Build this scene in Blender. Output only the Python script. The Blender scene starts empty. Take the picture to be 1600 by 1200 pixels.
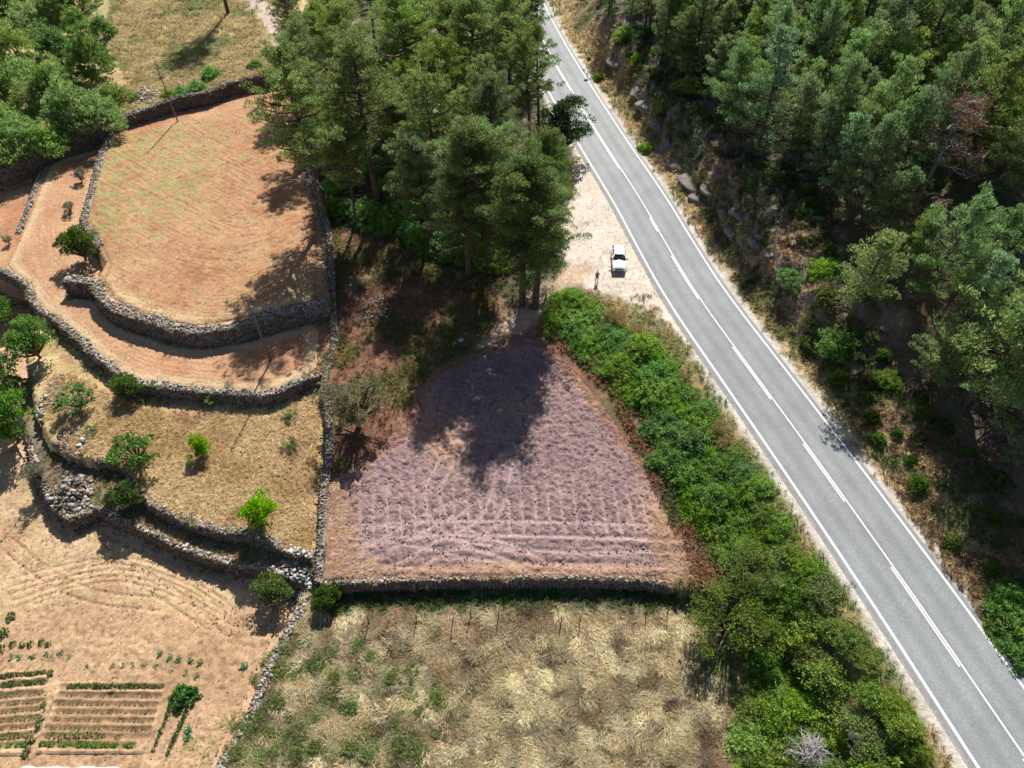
import bpy, math, random
import numpy as np
from math import radians, sin, cos, pi

# ------------------------------------------------------------------ camera, sky, sun, exposure
scene = bpy.context.scene
PITCH = radians(50); CAM_H = 62.0; FPX = 1110.0
cam_data = bpy.data.cameras.new("camera")
cam_data.sensor_width = 36.0
cam_data.lens = FPX / 1600 * 36.0
cam_data.clip_end = 3000
cam = bpy.data.objects.new("camera", cam_data)
scene.collection.objects.link(cam)
cam.location = (0, 0, CAM_H)
cam.rotation_euler = (radians(90) - PITCH, 0, 0)
scene.camera = cam

SUN_AZ = radians(10)      # from +Y towards +X
SUN_EL = radians(44)
world = bpy.data.worlds.new("World"); scene.world = world
world.use_nodes = True
wn = world.node_tree
sky = wn.nodes.new("ShaderNodeTexSky"); sky.sky_type = 'NISHITA'
sky.sun_disc = False
sky.sun_elevation = SUN_EL; sky.sun_rotation = SUN_AZ
wn.links.new(sky.outputs[0], wn.nodes["Background"].inputs[0])
wn.nodes["Background"].inputs[1].default_value = 0.058
sd = bpy.data.lights.new("sun", 'SUN'); sd.energy = 5.0; sd.angle = radians(0.53); sd.color = (1, 0.955, 0.88)
sun = bpy.data.objects.new("sun", sd); scene.collection.objects.link(sun)
sun.rotation_euler = (-(pi/2 - SUN_EL), 0, -SUN_AZ)   # light comes from +Y side
sun.location = (0, 60, 90)
scene.view_settings.view_transform = 'Standard'
scene.view_settings.look = 'None'
scene.view_settings.exposure = 0.72
scene.view_settings.gamma = 1.0
scene.cycles.max_bounces = 6
scene.cycles.diffuse_bounces = 3
scene.cycles.transmission_bounces = 3
scene.cycles.transparent_max_bounces = 4

C = scene.collection
rng = np.random.default_rng(11)
random.seed(5)

# ------------------------------------------------------------------ camera geometry: where a traced point meets the ground
_F = np.array([0, cos(PITCH), -sin(PITCH)]); _U = np.array([0, sin(PITCH), cos(PITCH)]); _R = np.array([1.0, 0, 0])
def ray(px, py): return _F + _R*(px-800)/FPX + _U*(600-py)/FPX
def at(px, py, z=0.0):
    d = ray(px, py); t = (z-CAM_H)/d[2]
    return np.array([d[0]*t, d[1]*t, z])
def W(pts, z):
    if np.isscalar(z): z = [z]*len(pts)
    return np.array([at(p[0], p[1], zz)[:2] for p, zz in zip(pts, z)])

# ------------------------------------------------------------------ numpy helpers
def inside(X, Y, poly):
    r = np.zeros(X.shape, bool); n = len(poly); j = n-1
    for i in range(n):
        xi, yi = poly[i]; xj, yj = poly[j]
        if yi != yj:
            c = ((yi > Y) != (yj > Y)) & (X < (xj-xi)*(Y-yi)/(yj-yi)+xi)
            r ^= c
        j = i
    return r
def segdist(X, Y, pl):
    """distance to polyline, signed side of nearest segment (+ = right of travel), along-length"""
    best = np.full(X.shape, 1e9); side = np.zeros(X.shape); al = np.zeros(X.shape); acc = 0
    for a, b in zip(pl[:-1], pl[1:]):
        dx, dy = b-a; L2 = dx*dx+dy*dy; L = math.sqrt(L2)
        t = np.clip(((X-a[0])*dx+(Y-a[1])*dy)/L2, 0, 1)
        d = np.hypot(X-a[0]-t*dx, Y-a[1]-t*dy)
        s = (X-a[0])*dy-(Y-a[1])*dx
        m = d < best
        best = np.where(m, d, best); side = np.where(m, np.sign(s), side); al = np.where(m, acc+t*L, al)
        acc += L
    return best, side, al
_tab = np.random.default_rng(3).random((256, 256))
def vnoise(x, y, s=1.0, o=0):
    x = x/s+o*17.3; y = y/s+o*7.7
    xi = np.floor(x).astype(int); yi = np.floor(y).astype(int); fx = x-xi; fy = y-yi
    fx = fx*fx*(3-2*fx); fy = fy*fy*(3-2*fy)
    g = lambda a, b: _tab[a & 255, b & 255]
    return (g(xi, yi)*(1-fx)+g(xi+1, yi)*fx)*(1-fy)+(g(xi, yi+1)*(1-fx)+g(xi+1, yi+1)*fx)*fy
def fbm(x, y, s=1.0, o=0, n=4):
    v = 0; a = 1; t = 0
    for k in range(n):
        v = v+a*vnoise(x, y, s/2**k, o+k*3); t += a; a *= .55
    return v/t
def sstep(a, b, x):
    t = np.clip((x-a)/(b-a), 0, 1); return t*t*(3-2*t)
def chaikin(p, n=2, closed=False):
    p = np.array(p, float)
    for _ in range(n):
        q = []
        if not closed: q.append(p[0])
        rngi = range(len(p)) if closed else range(len(p)-1)
        for i in rngi:
            a = p[i]; b = p[(i+1) % len(p)]
            q += [a*.75+b*.25, a*.25+b*.75]
        if not closed: q.append(p[-1])
        p = np.array(q)
    return p
def resample(pl, step):
    pl = np.array(pl, float); d = np.r_[0, np.cumsum(np.linalg.norm(np.diff(pl, axis=0), axis=1))]
    n = max(2, int(d[-1]/step)+1); s = np.linspace(0, d[-1], n)
    return np.stack([np.interp(s, d, pl[:, k]) for k in range(pl.shape[1])], 1)

# ------------------------------------------------------------------ zones of the terrain (traced outlines)
Z_A, Z_B, Z_H, Z_D, Z_S, Z_G, Z_E, Z_ROAD = 3.9, 1.9, 0.9, 0.3, -1.0, -1.3, -2.6, 3.5
W1_px = [(-60, 262), (0, 269), (31, 258), (69, 233), (103, 219), (134, 205), (162, 194), (206, 180), (231, 170), (281, 153), (325, 145), (353, 133), (390, 123), (425, 117), (450, 110)]
W2_px = [(172, 208), (155, 240), (147, 265), (138, 300), (125, 345), (150, 388), (162, 410), (150, 436)]
W3_px = [(97, 441), (144, 446), (150, 465), (175, 487), (219, 502), (272, 518), (312, 523), (375, 512), (422, 499), (453, 490), (487, 482), (514, 480)]
W4_px = [(84, 248), (69, 259), (56, 287), (47, 309), (37, 337), (25, 366)]
W5_px = [(-30, 414), (0, 424), (19, 434), (41, 449), (47, 471), (62, 490), (81, 499), (103, 518), (125, 537), (144, 556), (166, 571), (184, 590), (203, 602), (234, 604), (281, 610), (328, 615), (369, 618), (406, 621), (437, 615), (453, 606), (478, 595), (500, 588)]
W6_px = [(475, 235), (480, 270), (495, 310), (503, 345), (512, 365), (514, 430), (515, 490), (517, 527), (506, 568), (500, 605), (509, 637), (511, 702), (506, 743), (501, 771), (500, 815), (497, 859), (494, 915)]
W6_z = [4.2, 4.1, 4.05, 4.0, 3.95, 3.95, 3.95, 3.3, 2.7, 2.2, 1.7, 1.5, 1.4, 1.3, 1.1, .9, .6]
WU_px = [(150, 722), (185, 724), (205, 745), (222, 775), (234, 790), (266, 806), (312, 824), (344, 834), (381, 835), (419, 849), (437, 859), (462, 871), (490, 873)]
WL_px = [(43, 697), (59, 752), (84, 796), (109, 815), (144, 800), (150, 795), (187, 815), (237, 837), (281, 859), (328, 874), (375, 887), (418, 892), (450, 905)]
W8_px = [(474, 930), (469, 944), (444, 991), (416, 1044), (400, 1087), (387, 1119), (369, 1150), (347, 1184), (335, 1210), (310, 1260)]
W9_px = [(494, 915), (550, 912), (640, 908), (750, 905), (860, 905), (950, 906), (1010, 910), (1052, 915)]

W1_z = [3.6, 3.6, 3.8, 4.2, 4.5, 4.8, 5.1, 5.4, 5.6, 5.8, 5.8, 5.8, 5.8, 5.8, 5.8]; W1 = W(W1_px, W1_z); W2 = W(W2_px, Z_A); W3 = W(W3_px, Z_A); W4 = W(W4_px, Z_B); W5 = W(W5_px, Z_B)
W6 = W(W6_px, W6_z); WU = W(WU_px, Z_D); WL = W(WL_px, Z_S); W8 = W(W8_px, Z_G+.2); W9 = W(W9_px, .45)
def zR(Y): return np.interp(Y, [10, 28, 46, 68, 90, 113, 160, 300], [-.1, .45, 1.6, 3.2, 4.0, 5.8, 8.6, 14])
far = 400.0
polyA = np.vstack([W2, W3[1:], W6[::-1][10:], W1[::-1][1:8]])
polyA = np.vstack([W2[:-1], W3[1:], W6[:7][::-1], [W1[-2]+[2, 2]], W1[::-1][2:8]+[0, 3.0]])
polyB = np.vstack([W4, W5, W6[:9][::-1], W1[::-1][1:11]+[0, 3.0]])
polyH = np.vstack([[[-far, W5[0][1]]], W5[:2], W4[::-1], W1[:5][::-1]+[0, 3.0], [[-far, W1[0][1]+3]]])
polyD = np.vstack([WU, W6[8:][::-1], W5[::-1], [[-60, W5[0][1]]], W([(40, 560), (55, 640), (75, 690), (110, 712)], Z_D)])
polyS = np.vstack([WL, W6[9:][::-1], W([(200, 650), (60, 560), (30, 600), (30, 650)], Z_S)])
polyR = np.vstack([W6, W9[1:], [[W9[-1][0]+6, W9[-1][1]-1], [far, W9[-1][1]-1], [far, far], [W1[-1][0], far], W1[-1]]])
polyN = np.vstack([[[-far, W1[0][1]]], W1, [[W1[-1][0], far], [-far, far]]])
polyE = np.vstack([W8, [[-10, -far], [-far, -far], [-far, far], [W8[0][0], far]]])

# road: right edge line, then offsets
R_px = [(867, 47), (973, 212), (1039, 306), (1079, 373), (1132, 456), (1226, 577), (1320, 699), (1400, 805), (1482, 915), (1542, 997), (1600, 1077)]
Rl = W(R_px, Z_ROAD)
Rl = np.vstack([[[1.0, 178], [-10.0, 260]][::-1], Rl, [[43.3, 8], [51, -18]]])
Rl = resample(chaikin(Rl, 3), 1.0)
tg = np.gradient(Rl, axis=0); tg /= np.linalg.norm(tg, axis=1)[:, None]
for _ in range(6): tg[1:-1] = (tg[:-2]+tg[1:-1]*2+tg[2:])/4
tg /= np.linalg.norm(tg, axis=1)[:, None]
nrm = np.stack([-tg[:, 1], tg[:, 0]], 1)          # travel is towards the viewer, so this points east (right)
def roff(d): return Rl+nrm*d
RW = 7.35
def road_uv(X, Y):
    d, s, al = segdist(X, Y, Rl[::3])
    return np.where(s > 0, -d, d), al       # positive east of the right line
_test = segdist(np.array([60.]), np.array([50.]), Rl[::3])[1][0]
if _test > 0: pass
SGN = 1 if road_uv(np.array([60.]), np.array([50.]))[0][0] > 0 else -1
def rd(X, Y): return road_uv(X, Y)[0]*SGN

LAY = W([(905, 235), (893, 290), (882, 350), (878, 395), (893, 425), (915, 447), (940, 458), (980, 470), (1020, 490), (1058, 512), (1066, 480), (960, 300)], Z_ROAD)

def zfun(X, Y, fine=True):
    X = np.asarray(X, float); Y = np.asarray(Y, float)
    z = np.full(X.shape, Z_G)
    # field G swells a little
    z = z+.25*(fbm(X, Y, 9, 5)-.5)
    zE = Z_E+.02*(30-Y).clip(0, 30)*.3
    m = inside(X, Y, polyE); z = np.where(m, zE, z)
    m = inside(X, Y, polyS); z = np.where(m, Z_S, z)
    m = inside(X, Y, polyD); z = np.where(m, Z_D+.012*(Y-30), z)
    m = inside(X, Y, polyH); z = np.where(m, Z_H, z)
    m = inside(X, Y, polyB); z = np.where(m, Z_B, z)
    m = inside(X, Y, polyR); z = np.where(m, zR(Y)+.35*(fbm(X, Y, 7, 8)-.5)*sstep(48, 60, Y), z)
    m = inside(X, Y, polyA); z = np.where(m, Z_A, z)
    m = inside(X, Y, polyN); z = np.where(m, zR(Y)+1.0*(fbm(X, Y, 14, 2)-.5)*sstep(105, 125, Y)-2.2*sstep(-62, -86, X), z)
    # road bench, embankment west, hill east
    d = rd(X, Y)
    lay = segdist(X, Y, np.vstack([LAY, LAY[:1]]))[0]; lay = np.where(inside(X, Y, LAY), 0, lay)
    w = sstep(-RW-8.5, -RW-1.8, d)
    w = np.maximum(w, sstep(6, .5, lay)*(d < 2))
    rz = Z_ROAD
    z = z*(1-w)+rz*w
    e = (d-1.5).clip(0, None)
    cut = sstep(48, 60, Y)*sstep(150, 120, Y)
    hill = .24*e*sstep(0, 3, e)+(2.3*cut+.3)*sstep(2.2, 5.5, e+1.6*(fbm(X, Y, 5, 3)-.5))+(.9*sstep(0, 8, e))*(fbm(X, Y, 6, 4)-.5)*2
    hill = hill+cut*2.6*(np.abs(fbm(X, Y, 2.6, 6, 4)-.5)*2)*sstep(2.5, 4.5, e)*sstep(15, 9, e)
    z = np.where(d > 0, Z_ROAD+hill, z)
    if fine: z = z+.08*(fbm(X, Y, 1.2, 9, 3)-.5)*np.where((d > -RW-1.2) & (d < 1.2), 0, 1)
    return z
def gz(x, y): return float(zfun(np.array([x]), np.array([y]))[0])
def ground(px, py):
    """point of the terrain seen at a traced place of the photograph"""
    d = ray(px, py)
    ts = np.linspace((22-CAM_H)/d[2], (-4-CAM_H)/d[2], 260)
    X = d[0]*ts; Y = d[1]*ts; Zr = CAM_H+d[2]*ts
    zz = zfun(X, Y); k = np.argmax(Zr <= zz)
    return np.array([X[k], Y[k], zz[k]])
def hgt(px, py, base):
    """height above base whose top shows at row py"""
    hs = np.arange(0, 40, .1); P = base[None, :]+np.stack([0*hs, 0*hs, hs], 1)-np.array([0, 0, CAM_H])
    dd = P@_F; yy = 600-FPX*(P@_U)/dd
    return float(hs[np.argmin(abs(yy-py))])

# ------------------------------------------------------------------ mesh building
def mesh_np(name, V, Fq, col=None, smooth=False):
    """Fq: (n,k) int array with k = 3 or 4, or list of such arrays"""
    if not isinstance(Fq, list): Fq = [Fq]
    Fq = [f for f in Fq if len(f)]
    me = bpy.data.meshes.new(name)
    V = np.ascontiguousarray(V, np.float32)
    me.vertices.add(len(V)); me.vertices.foreach_set("co", V.ravel())
    tot = sum(f.size for f in Fq); nf = sum(len(f) for f in Fq)
    me.loops.add(tot); me.loops.foreach_set("vertex_index", np.concatenate([f.ravel() for f in Fq]).astype(np.int32))
    me.polygons.add(nf)
    st = []; a = 0
    for f in Fq:
        st.append(a+np.arange(len(f))*f.shape[1]); a += f.size
    me.polygons.foreach_set("loop_start", np.concatenate(st).astype(np.int32))
    if smooth: me.polygons.foreach_set("use_smooth", np.ones(nf, bool))
    me.update(calc_edges=True)
    if col is not None:
        at_ = me.attributes.new("Col", 'FLOAT_COLOR', 'POINT')
        c = np.ones((len(V), 4), np.float32); c[:, :3] = col
        at_.data.foreach_set("color", c.ravel())
    return me
def obj(name, me, mat=None, parent=None, loc=None):
    o = bpy.data.objects.new(name, me); C.objects.link(o)
    if mat is not None and not me.materials: me.materials.append(mat)
    if parent is not None: o.parent = parent
    if loc is not None: o.location = loc
    return o
def tag(o, label=None, cat=None, group=None, kind=None):
    if label: o["label"] = label
    if cat: o["category"] = cat
    if group: o["group"] = group
    if kind: o["kind"] = kind
    return o
def empty(name, loc, label, cat, group=None, rz=0, sc=1):
    o = bpy.data.objects.new(name, None); C.objects.link(o); o.empty_display_size = .3
    o.location = loc; o.rotation_euler = (0, 0, rz); o.scale = (sc, sc, sc) if np.isscalar(sc) else sc
    return tag(o, label, cat, group)
class MB:
    def __init__(s): s.V = []; s.Q = []; s.T = []; s.c = []; s.n = 0
    def add(s, V, Q=None, T=None, col=(1, 1, 1)):
        V = np.asarray(V, float); s.V.append(V)
        if Q is not None and len(Q): s.Q.append(np.asarray(Q, int)+s.n)
        if T is not None and len(T): s.T.append(np.asarray(T, int)+s.n)
        c = np.asarray(col, float)
        s.c.append(np.broadcast_to(c, (len(V), 3)) if c.ndim == 1 else c); s.n += len(V)
    def mesh(s, name, smooth=False):
        F = []
        if s.Q: F.append(np.vstack(s.Q))
        if s.T: F.append(np.vstack(s.T))
        return mesh_np(name, np.vstack(s.V), F, np.vstack(s.c), smooth)
    def box(s, c, d, col=(1, 1, 1), taper=1.0, rz=0):
        x, y, z = np.array(d)/2; V = []
        for zz, k in ((-z, 1), (z, taper)):
            V += [(-x*k, -y*k, zz), (x*k, -y*k, zz), (x*k, y*k, zz), (-x*k, y*k, zz)]
        V = np.array(V); cr, sr = cos(rz), sin(rz)
        V = np.stack([V[:, 0]*cr-V[:, 1]*sr, V[:, 0]*sr+V[:, 1]*cr, V[:, 2]], 1)+np.array(c)
        s.add(V, [(0, 3, 2, 1), (4, 5, 6, 7), (0, 1, 5, 4), (1, 2, 6, 5), (2, 3, 7, 6), (3, 0, 4, 7)], None, col)
    def tube(s, pts, rad, n=6, col=(1, 1, 1), cap=True):
        pts = np.asarray(pts, float); rad = np.broadcast_to(rad, (len(pts),)); V = []
        for i, p in enumerate(pts):
            t = pts[min(i+1, len(pts)-1)]-pts[max(i-1, 0)]; t /= np.linalg.norm(t)+1e-9
            a = np.array([1, 0, 0]) if abs(t[0]) < .8 else np.array([0, 1, 0])
            u = np.cross(t, a); u /= np.linalg.norm(u); v = np.cross(t, u)
            for k in range(n):
                an = 2*pi*k/n; V.append(p+rad[i]*(cos(an)*u+sin(an)*v))
        Q = [(i*n+k, i*n+(k+1) % n, (i+1)*n+(k+1) % n, (i+1)*n+k) for i in range(len(pts)-1) for k in range(n)]
        T = []
        if cap:
            V += [pts[0], pts[-1]]; a = len(pts)*n; e = (len(pts)-1)*n
            T = [(a, (k+1) % n, k) for k in range(n)]+[(a+1, e+k, e+(k+1) % n) for k in range(n)]
        s.add(V, Q, T, col)

# icosahedron for stones
_t = (1+5**.5)/2
ICO_V = np.array([(-1, _t, 0), (1, _t, 0), (-1, -_t, 0), (1, -_t, 0), (0, -1, _t), (0, 1, _t), (0, -1, -_t), (0, 1, -_t), (_t, 0, -1), (_t, 0, 1), (-_t, 0, -1), (-_t, 0, 1)])/math.hypot(1, _t)
ICO_F = np.array([(0, 11, 5), (0, 5, 1), (0, 1, 7), (0, 7, 10), (0, 10, 11), (1, 5, 9), (5, 11, 4), (11, 10, 2), (10, 7, 6), (7, 1, 8), (3, 9, 4), (3, 4, 2), (3, 2, 6), (3, 6, 8), (3, 8, 9), (4, 9, 5), (2, 4, 11), (6, 2, 10), (8, 6, 7), (9, 8, 1)])
def stones(mb, P, size, col, flat=.65):
    """P (n,3) centres, size (n,) radii, col (n,3)"""
    n = len(P)
    if n == 0: return
    V = ICO_V[None]*(1+.34*(rng.random((n, 12, 1))-.5)*2)
    sc = np.stack([size*(.8+.6*rng.random(n)), size*(.7+.4*rng.random(n)), size*flat*(.7+.5*rng.random(n))], 1)
    V = V*sc[:, None]
    a = rng.random(n)*2*pi; b = (rng.random(n)-.5)*.8
    ca, sa, cb, sb = np.cos(a)[:, None], np.sin(a)[:, None], np.cos(b)[:, None], np.sin(b)[:, None]
    x, y, z = V[..., 0], V[..., 1], V[..., 2]
    y, z = y*cb-z*sb, y*sb+z*cb
    x, y = x*ca-y*sa, x*sa+y*ca
    V = np.stack([x, y, z], -1)+np.asarray(P)[:, None]
    F = (ICO_F[None]+12*np.arange(n)[:, None, None]).reshape(-1, 3)
    mb.add(V.reshape(-1, 3), None, F, np.repeat(col, 12, axis=0))
def stone_cols(n, base=(.31, .282, .245), var=.6, brown=0.2):
    c = np.array(base)[None]*(1+var*(rng.random((n, 1))-.5)*2)
    m = rng.random(n) < brown
    c[m] = c[m]*np.array([.85, .66, .5])
    return c

# ------------------------------------------------------------------ materials
def new_mat(name):
    m = bpy.data.materials.new(name); m.use_nodes = True
    nt = m.node_tree; b = nt.nodes["Principled BSDF"]
    return m, nt, b
def N(nt, t, **k):
    n = nt.nodes.new(t)
    for a, v in k.items(): setattr(n, a, v)
    return n
def noise(nt, scale, detail=5, rough=.6, coord='Object', vec=None):
    n = N(nt, "ShaderNodeTexNoise"); n.inputs["Scale"].default_value = scale
    n.inputs["Detail"].default_value = detail; n.inputs["Roughness"].default_value = rough
    if vec is None:
        tc = N(nt, "ShaderNodeTexCoord"); vec = tc.outputs[coord]
    nt.links.new(vec, n.inputs["Vector"]); return n
def ramp(nt, src, stops):
    r = N(nt, "ShaderNodeValToRGB"); el = r.color_ramp.elements
    while len(el) < len(stops): el.new(.5)
    for e, (p, c) in zip(el, stops): e.position = p; e.color = (*c, 1) if len(c) == 3 else c
    nt.links.new(src, r.inputs[0]); return r
def mul(nt, a, b, fac=1.0):
    m = N(nt, "ShaderNodeMix", data_type='RGBA', blend_type='MULTIPLY'); m.inputs[0].default_value = fac
    nt.links.new(a, m.inputs[6]); nt.links.new(b, m.inputs[7]); return m.outputs[2]
def mat_attr(name, layers=((.6, .7, 1.3), (6, .75, 1.25)), rough=.9, bump=((8, .05),), objvar=0):
    """vertex colour times several noises, with bumps"""
    m, nt, b = new_mat(name)
    a = N(nt, "ShaderNodeAttribute", attribute_name="Col"); c = a.outputs["Color"]
    for sc, lo, hi in layers:
        n = noise(nt, sc); r = ramp(nt, n.outputs[0], [(.3, (lo,)*3), (.7, (min(hi, 1.0),)*3)])
        if hi > 1:
            v = N(nt, "ShaderNodeVectorMath", operation='SCALE'); v.inputs[3].default_value = hi
            r = ramp(nt, n.outputs[0], [(.3, (lo/hi,)*3), (.7, (1, 1, 1))])
            nt.links.new(r.outputs[0], v.inputs[0]); c = mul(nt, c, v.outputs[0])
        else: c = mul(nt, c, r.outputs[0])
    if objvar:
        oi = N(nt, "ShaderNodeObjectInfo"); h = N(nt, "ShaderNodeHueSaturation")
        mr = N(nt, "ShaderNodeMapRange"); mr.inputs[3].default_value = 1-objvar; mr.inputs[4].default_value = 1+objvar
        nt.links.new(oi.outputs["Random"], mr.inputs[0]); nt.links.new(mr.outputs[0], h.inputs["Value"])
        nt.links.new(c, h.inputs["Color"]); c = h.outputs[0]
    nt.links.new(c, b.inputs["Base Color"]); b.inputs["Roughness"].default_value = rough
    b.inputs["Specular IOR Level"].default_value = .25
    prev = None
    for sc, h in bump:
        n = noise(nt, sc, 4, .7); bp = N(nt, "ShaderNodeBump"); bp.inputs["Strength"].default_value = 1; bp.inputs["Distance"].default_value = h
        nt.links.new(n.outputs[0], bp.inputs["Height"])
        if prev: nt.links.new(prev, bp.inputs["Normal"])
        prev = bp.outputs[0]
    if prev: nt.links.new(prev, b.inputs["Normal"])
    return m
def mat_leaf(name, trans=.3, hue=.012, val=.16, sat=.1, rough=.6, v0=1.0):
    m, nt, b = new_mat(name)
    a = N(nt, "ShaderNodeAttribute", attribute_name="Col")
    oi = N(nt, "ShaderNodeObjectInfo"); h = N(nt, "ShaderNodeHueSaturation")
    for out, inp, c0, r in ((None, "Hue", .5, hue), (None, "Value", v0, val), (None, "Saturation", 1, sat)):
        mr = N(nt, "ShaderNodeMath", operation='MULTIPLY_ADD')
        fr = N(nt, "ShaderNodeMath", operation='FRACT'); mm = N(nt, "ShaderNodeMath", operation='MULTIPLY'); mm.inputs[1].default_value = {"Hue": 1, "Value": 7.31, "Saturation": 13.7}[inp]
        nt.links.new(oi.outputs["Random"], mm.inputs[0]); nt.links.new(mm.outputs[0], fr.inputs[0]); nt.links.new(fr.outputs[0], mr.inputs[0])
        mr.inputs[1].default_value = 2*r; mr.inputs[2].default_value = c0-r
        nt.links.new(mr.outputs[0], h.inputs[inp])
    nt.links.new(a.outputs["Color"], h.inputs["Color"])
    nt.links.new(h.outputs[0], b.inputs["Base Color"]); b.inputs["Roughness"].default_value = rough
    b.inputs["Specular IOR Level"].default_value = .3
    t = N(nt, "ShaderNodeBsdfTranslucent"); mx = N(nt, "ShaderNodeMixShader"); mx.inputs[0].default_value = trans
    nt.links.new(h.outputs[0], t.inputs[0]); nt.links.new(b.outputs[0], mx.inputs[1]); nt.links.new(t.outputs[0], mx.inputs[2])
    nt.links.new(mx.outputs[0], nt.nodes["Material Output"].inputs[0])
    return m
def mat_plain(name, col, rough=.6, metal=0, nscale=0, amt=.15):
    m, nt, b = new_mat(name); b.inputs["Base Color"].default_value = (*col, 1)
    b.inputs["Roughness"].default_value = rough; b.inputs["Metallic"].default_value = metal
    if nscale:
        n = noise(nt, nscale); r = ramp(nt, n.outputs[0], [(.3, tuple(x*(1-amt) for x in col)), (.7, tuple(min(1, x*(1+amt)) for x in col))])
        nt.links.new(r.outputs[0], b.inputs["Base Color"])
    return m
M_ground = mat_attr("earth and litter", ((.35, .8, 1.15), (3, .7, 1.25), (14, .7, 1.3)), bump=((2.5, .12), (9, .05)))
M_soil = mat_attr("tilled soil", ((.25, .88, 1.12), (3.5, .74, 1.22), (11, .66, 1.25)), bump=((6, .05), (16, .03)))
M_clod = mat_attr("clods", ((.3, .88, 1.1), (2.2, .80, 1.18), (7, .66, 1.28)), bump=((5.5, .15), (13, .07)))
M_stone = mat_attr("dry stone", ((1.5, .8, 1.15), (9, .7, 1.2)), bump=((7, .03),))
M_grass = mat_leaf("grass blades", .35, 0, 0, 0, .7)
M_pine = mat_leaf("pine needles", .45, .012, .26, .14, v0=1.22)
M_leaf = mat_leaf("broad leaves", .48, .014, .18, .1, .5, v0=1.22)
M_bark = mat_attr("bark", ((2, .6, 1.3), (11, .6, 1.3)), bump=((6, .06),))
M_wood = mat_attr("weathered wood", ((3, .8, 1.2),), bump=())
M_paint = mat_attr("road paint", ((.8, .9, 1.0), (12, .8, 1.0)), rough=.7, bump=())

# ------------------------------------------------------------------ the ground sheet
def axis(segs):
    out = []
    for a, b, s in segs: out.append(np.arange(a, b, s))
    out.append([segs[-1][1]]); return np.concatenate(out)
gx = axis([(-400, -130, 15), (-130, -85, 1.0), (-85, -45, .5), (-45, 50, .3), (50, 112, .5), (112, 400, 16)])
gy = axis([(-260, 0, 13), (0, 8, .8), (8, 75, .3), (75, 130, .42), (130, 175, .8), (175, 500, 16)])
GX, GY = np.meshgrid(gx, gy)
GZ = zfun(GX, GY)
dR = rd(GX, GY)
def lerp(a, b, t): return a*(1-t[..., None])+np.array(b)*t[..., None]
col = np.zeros(GX.shape+(3,))
n1 = fbm(GX, GY, 6, 1); n2 = fbm(GX, GY, 1.6, 2); n3 = fbm(GX, GY, .6, 3, 3)
straw = lerp(np.broadcast_to((.38, .27, .13), col.shape), (.52, .40, .20), sstep(.35, .65, n2))
straw = lerp(straw, (.22, .14, .07), sstep(.55, .75, n3)*.7)
col[:] = straw
col = lerp(col, (.16, .19, .06), sstep(.55, .68, n1)*.6)
soilE = lerp(np.broadcast_to((.56, .36, .22), col.shape), (.50, .31, .19), sstep(.4, .6, n1))
mE = inside(GX, GY, polyE) & ~inside(GX, GY, polyS) & ~inside(GX, GY, polyD)
col[mE] = soilE[mE]
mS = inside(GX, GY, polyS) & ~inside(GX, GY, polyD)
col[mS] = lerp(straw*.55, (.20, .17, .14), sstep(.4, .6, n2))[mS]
mD = inside(GX, GY, polyD); dD = lerp(straw, (.33, .19, .10), sstep(.45, .65, n1)*.6); col[mD] = dD[mD]
orange = lerp(np.broadcast_to((.37, .18, .095), col.shape), (.43, .25, .14), sstep(.35, .65, n1))
for pl in (polyH, polyB): m = inside(GX, GY, pl); col[m] = orange[m]
mRz = inside(GX, GY, polyR)
wood = lerp(np.broadcast_to((.10, .08, .05), col.shape), (.06, .075, .03), sstep(.4, .6, n1))
wood = lerp(wood, (.30, .24, .18), sstep(.62, .72, n2)*.6)
col[mRz] = wood[mRz]
# inside the plot the upper part is grassy red-brown soil, its colour darkened for shade
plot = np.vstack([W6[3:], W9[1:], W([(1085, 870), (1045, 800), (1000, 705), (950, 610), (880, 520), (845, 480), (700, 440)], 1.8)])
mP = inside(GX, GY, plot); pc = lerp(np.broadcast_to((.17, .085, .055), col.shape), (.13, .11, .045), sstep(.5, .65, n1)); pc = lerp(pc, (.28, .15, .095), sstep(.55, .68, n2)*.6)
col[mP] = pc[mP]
m = inside(GX, GY, polyA); col[m] = orange[m]
mN = inside(GX, GY, polyN); nc = lerp(straw, (.30, .31, .12), sstep(.5, .65, n1)*.6)
col[mN] = nc[mN]
# pale dirt track at the top
trk = segdist(GX, GY, W([(330, 40), (395, 25), (430, -10), (470, 60), (480, 100)], 7.0))[0]
trk2 = segdist(GX, GY, W([(385, 0), (420, 20), (440, 60), (470, 90)], 7.0))[0]
col = lerp(col, (.48, .38, .31), sstep(3.2, 1.4, trk2+n2)*mN)
# east hillside
he = dR > 1.0
hc = lerp(np.broadcast_to((.13, .09, .055), col.shape), (.06, .07, .03), sstep(.42, .6, n1))
hc = lerp(hc, (.19, .165, .14), sstep(.6, .72, n2)*.5)
verge = sstep(7.5, 4.5, dR+2.5*(n1-.5))
hc = lerp(hc, (.50, .36, .19), verge*.8*(.5+.5*n2))
cutm = sstep(4.2, 5.5, dR)*sstep(15, 9, dR)*sstep(50, 58, GY)*sstep(140, 120, GY)
hc = lerp(hc, (.24, .20, .17), cutm*sstep(.3, .5, n2)*.9)
col[he] = hc[he]
# west embankment next to the road
mv = (dR < -RW-.8) & (dR > -RW-7) & (GY < 80)
ec = lerp(np.broadcast_to((.30, .23, .11), col.shape), (.13, .15, .05), sstep(.4, .6, n2)); col[mv] = ec[mv]
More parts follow.
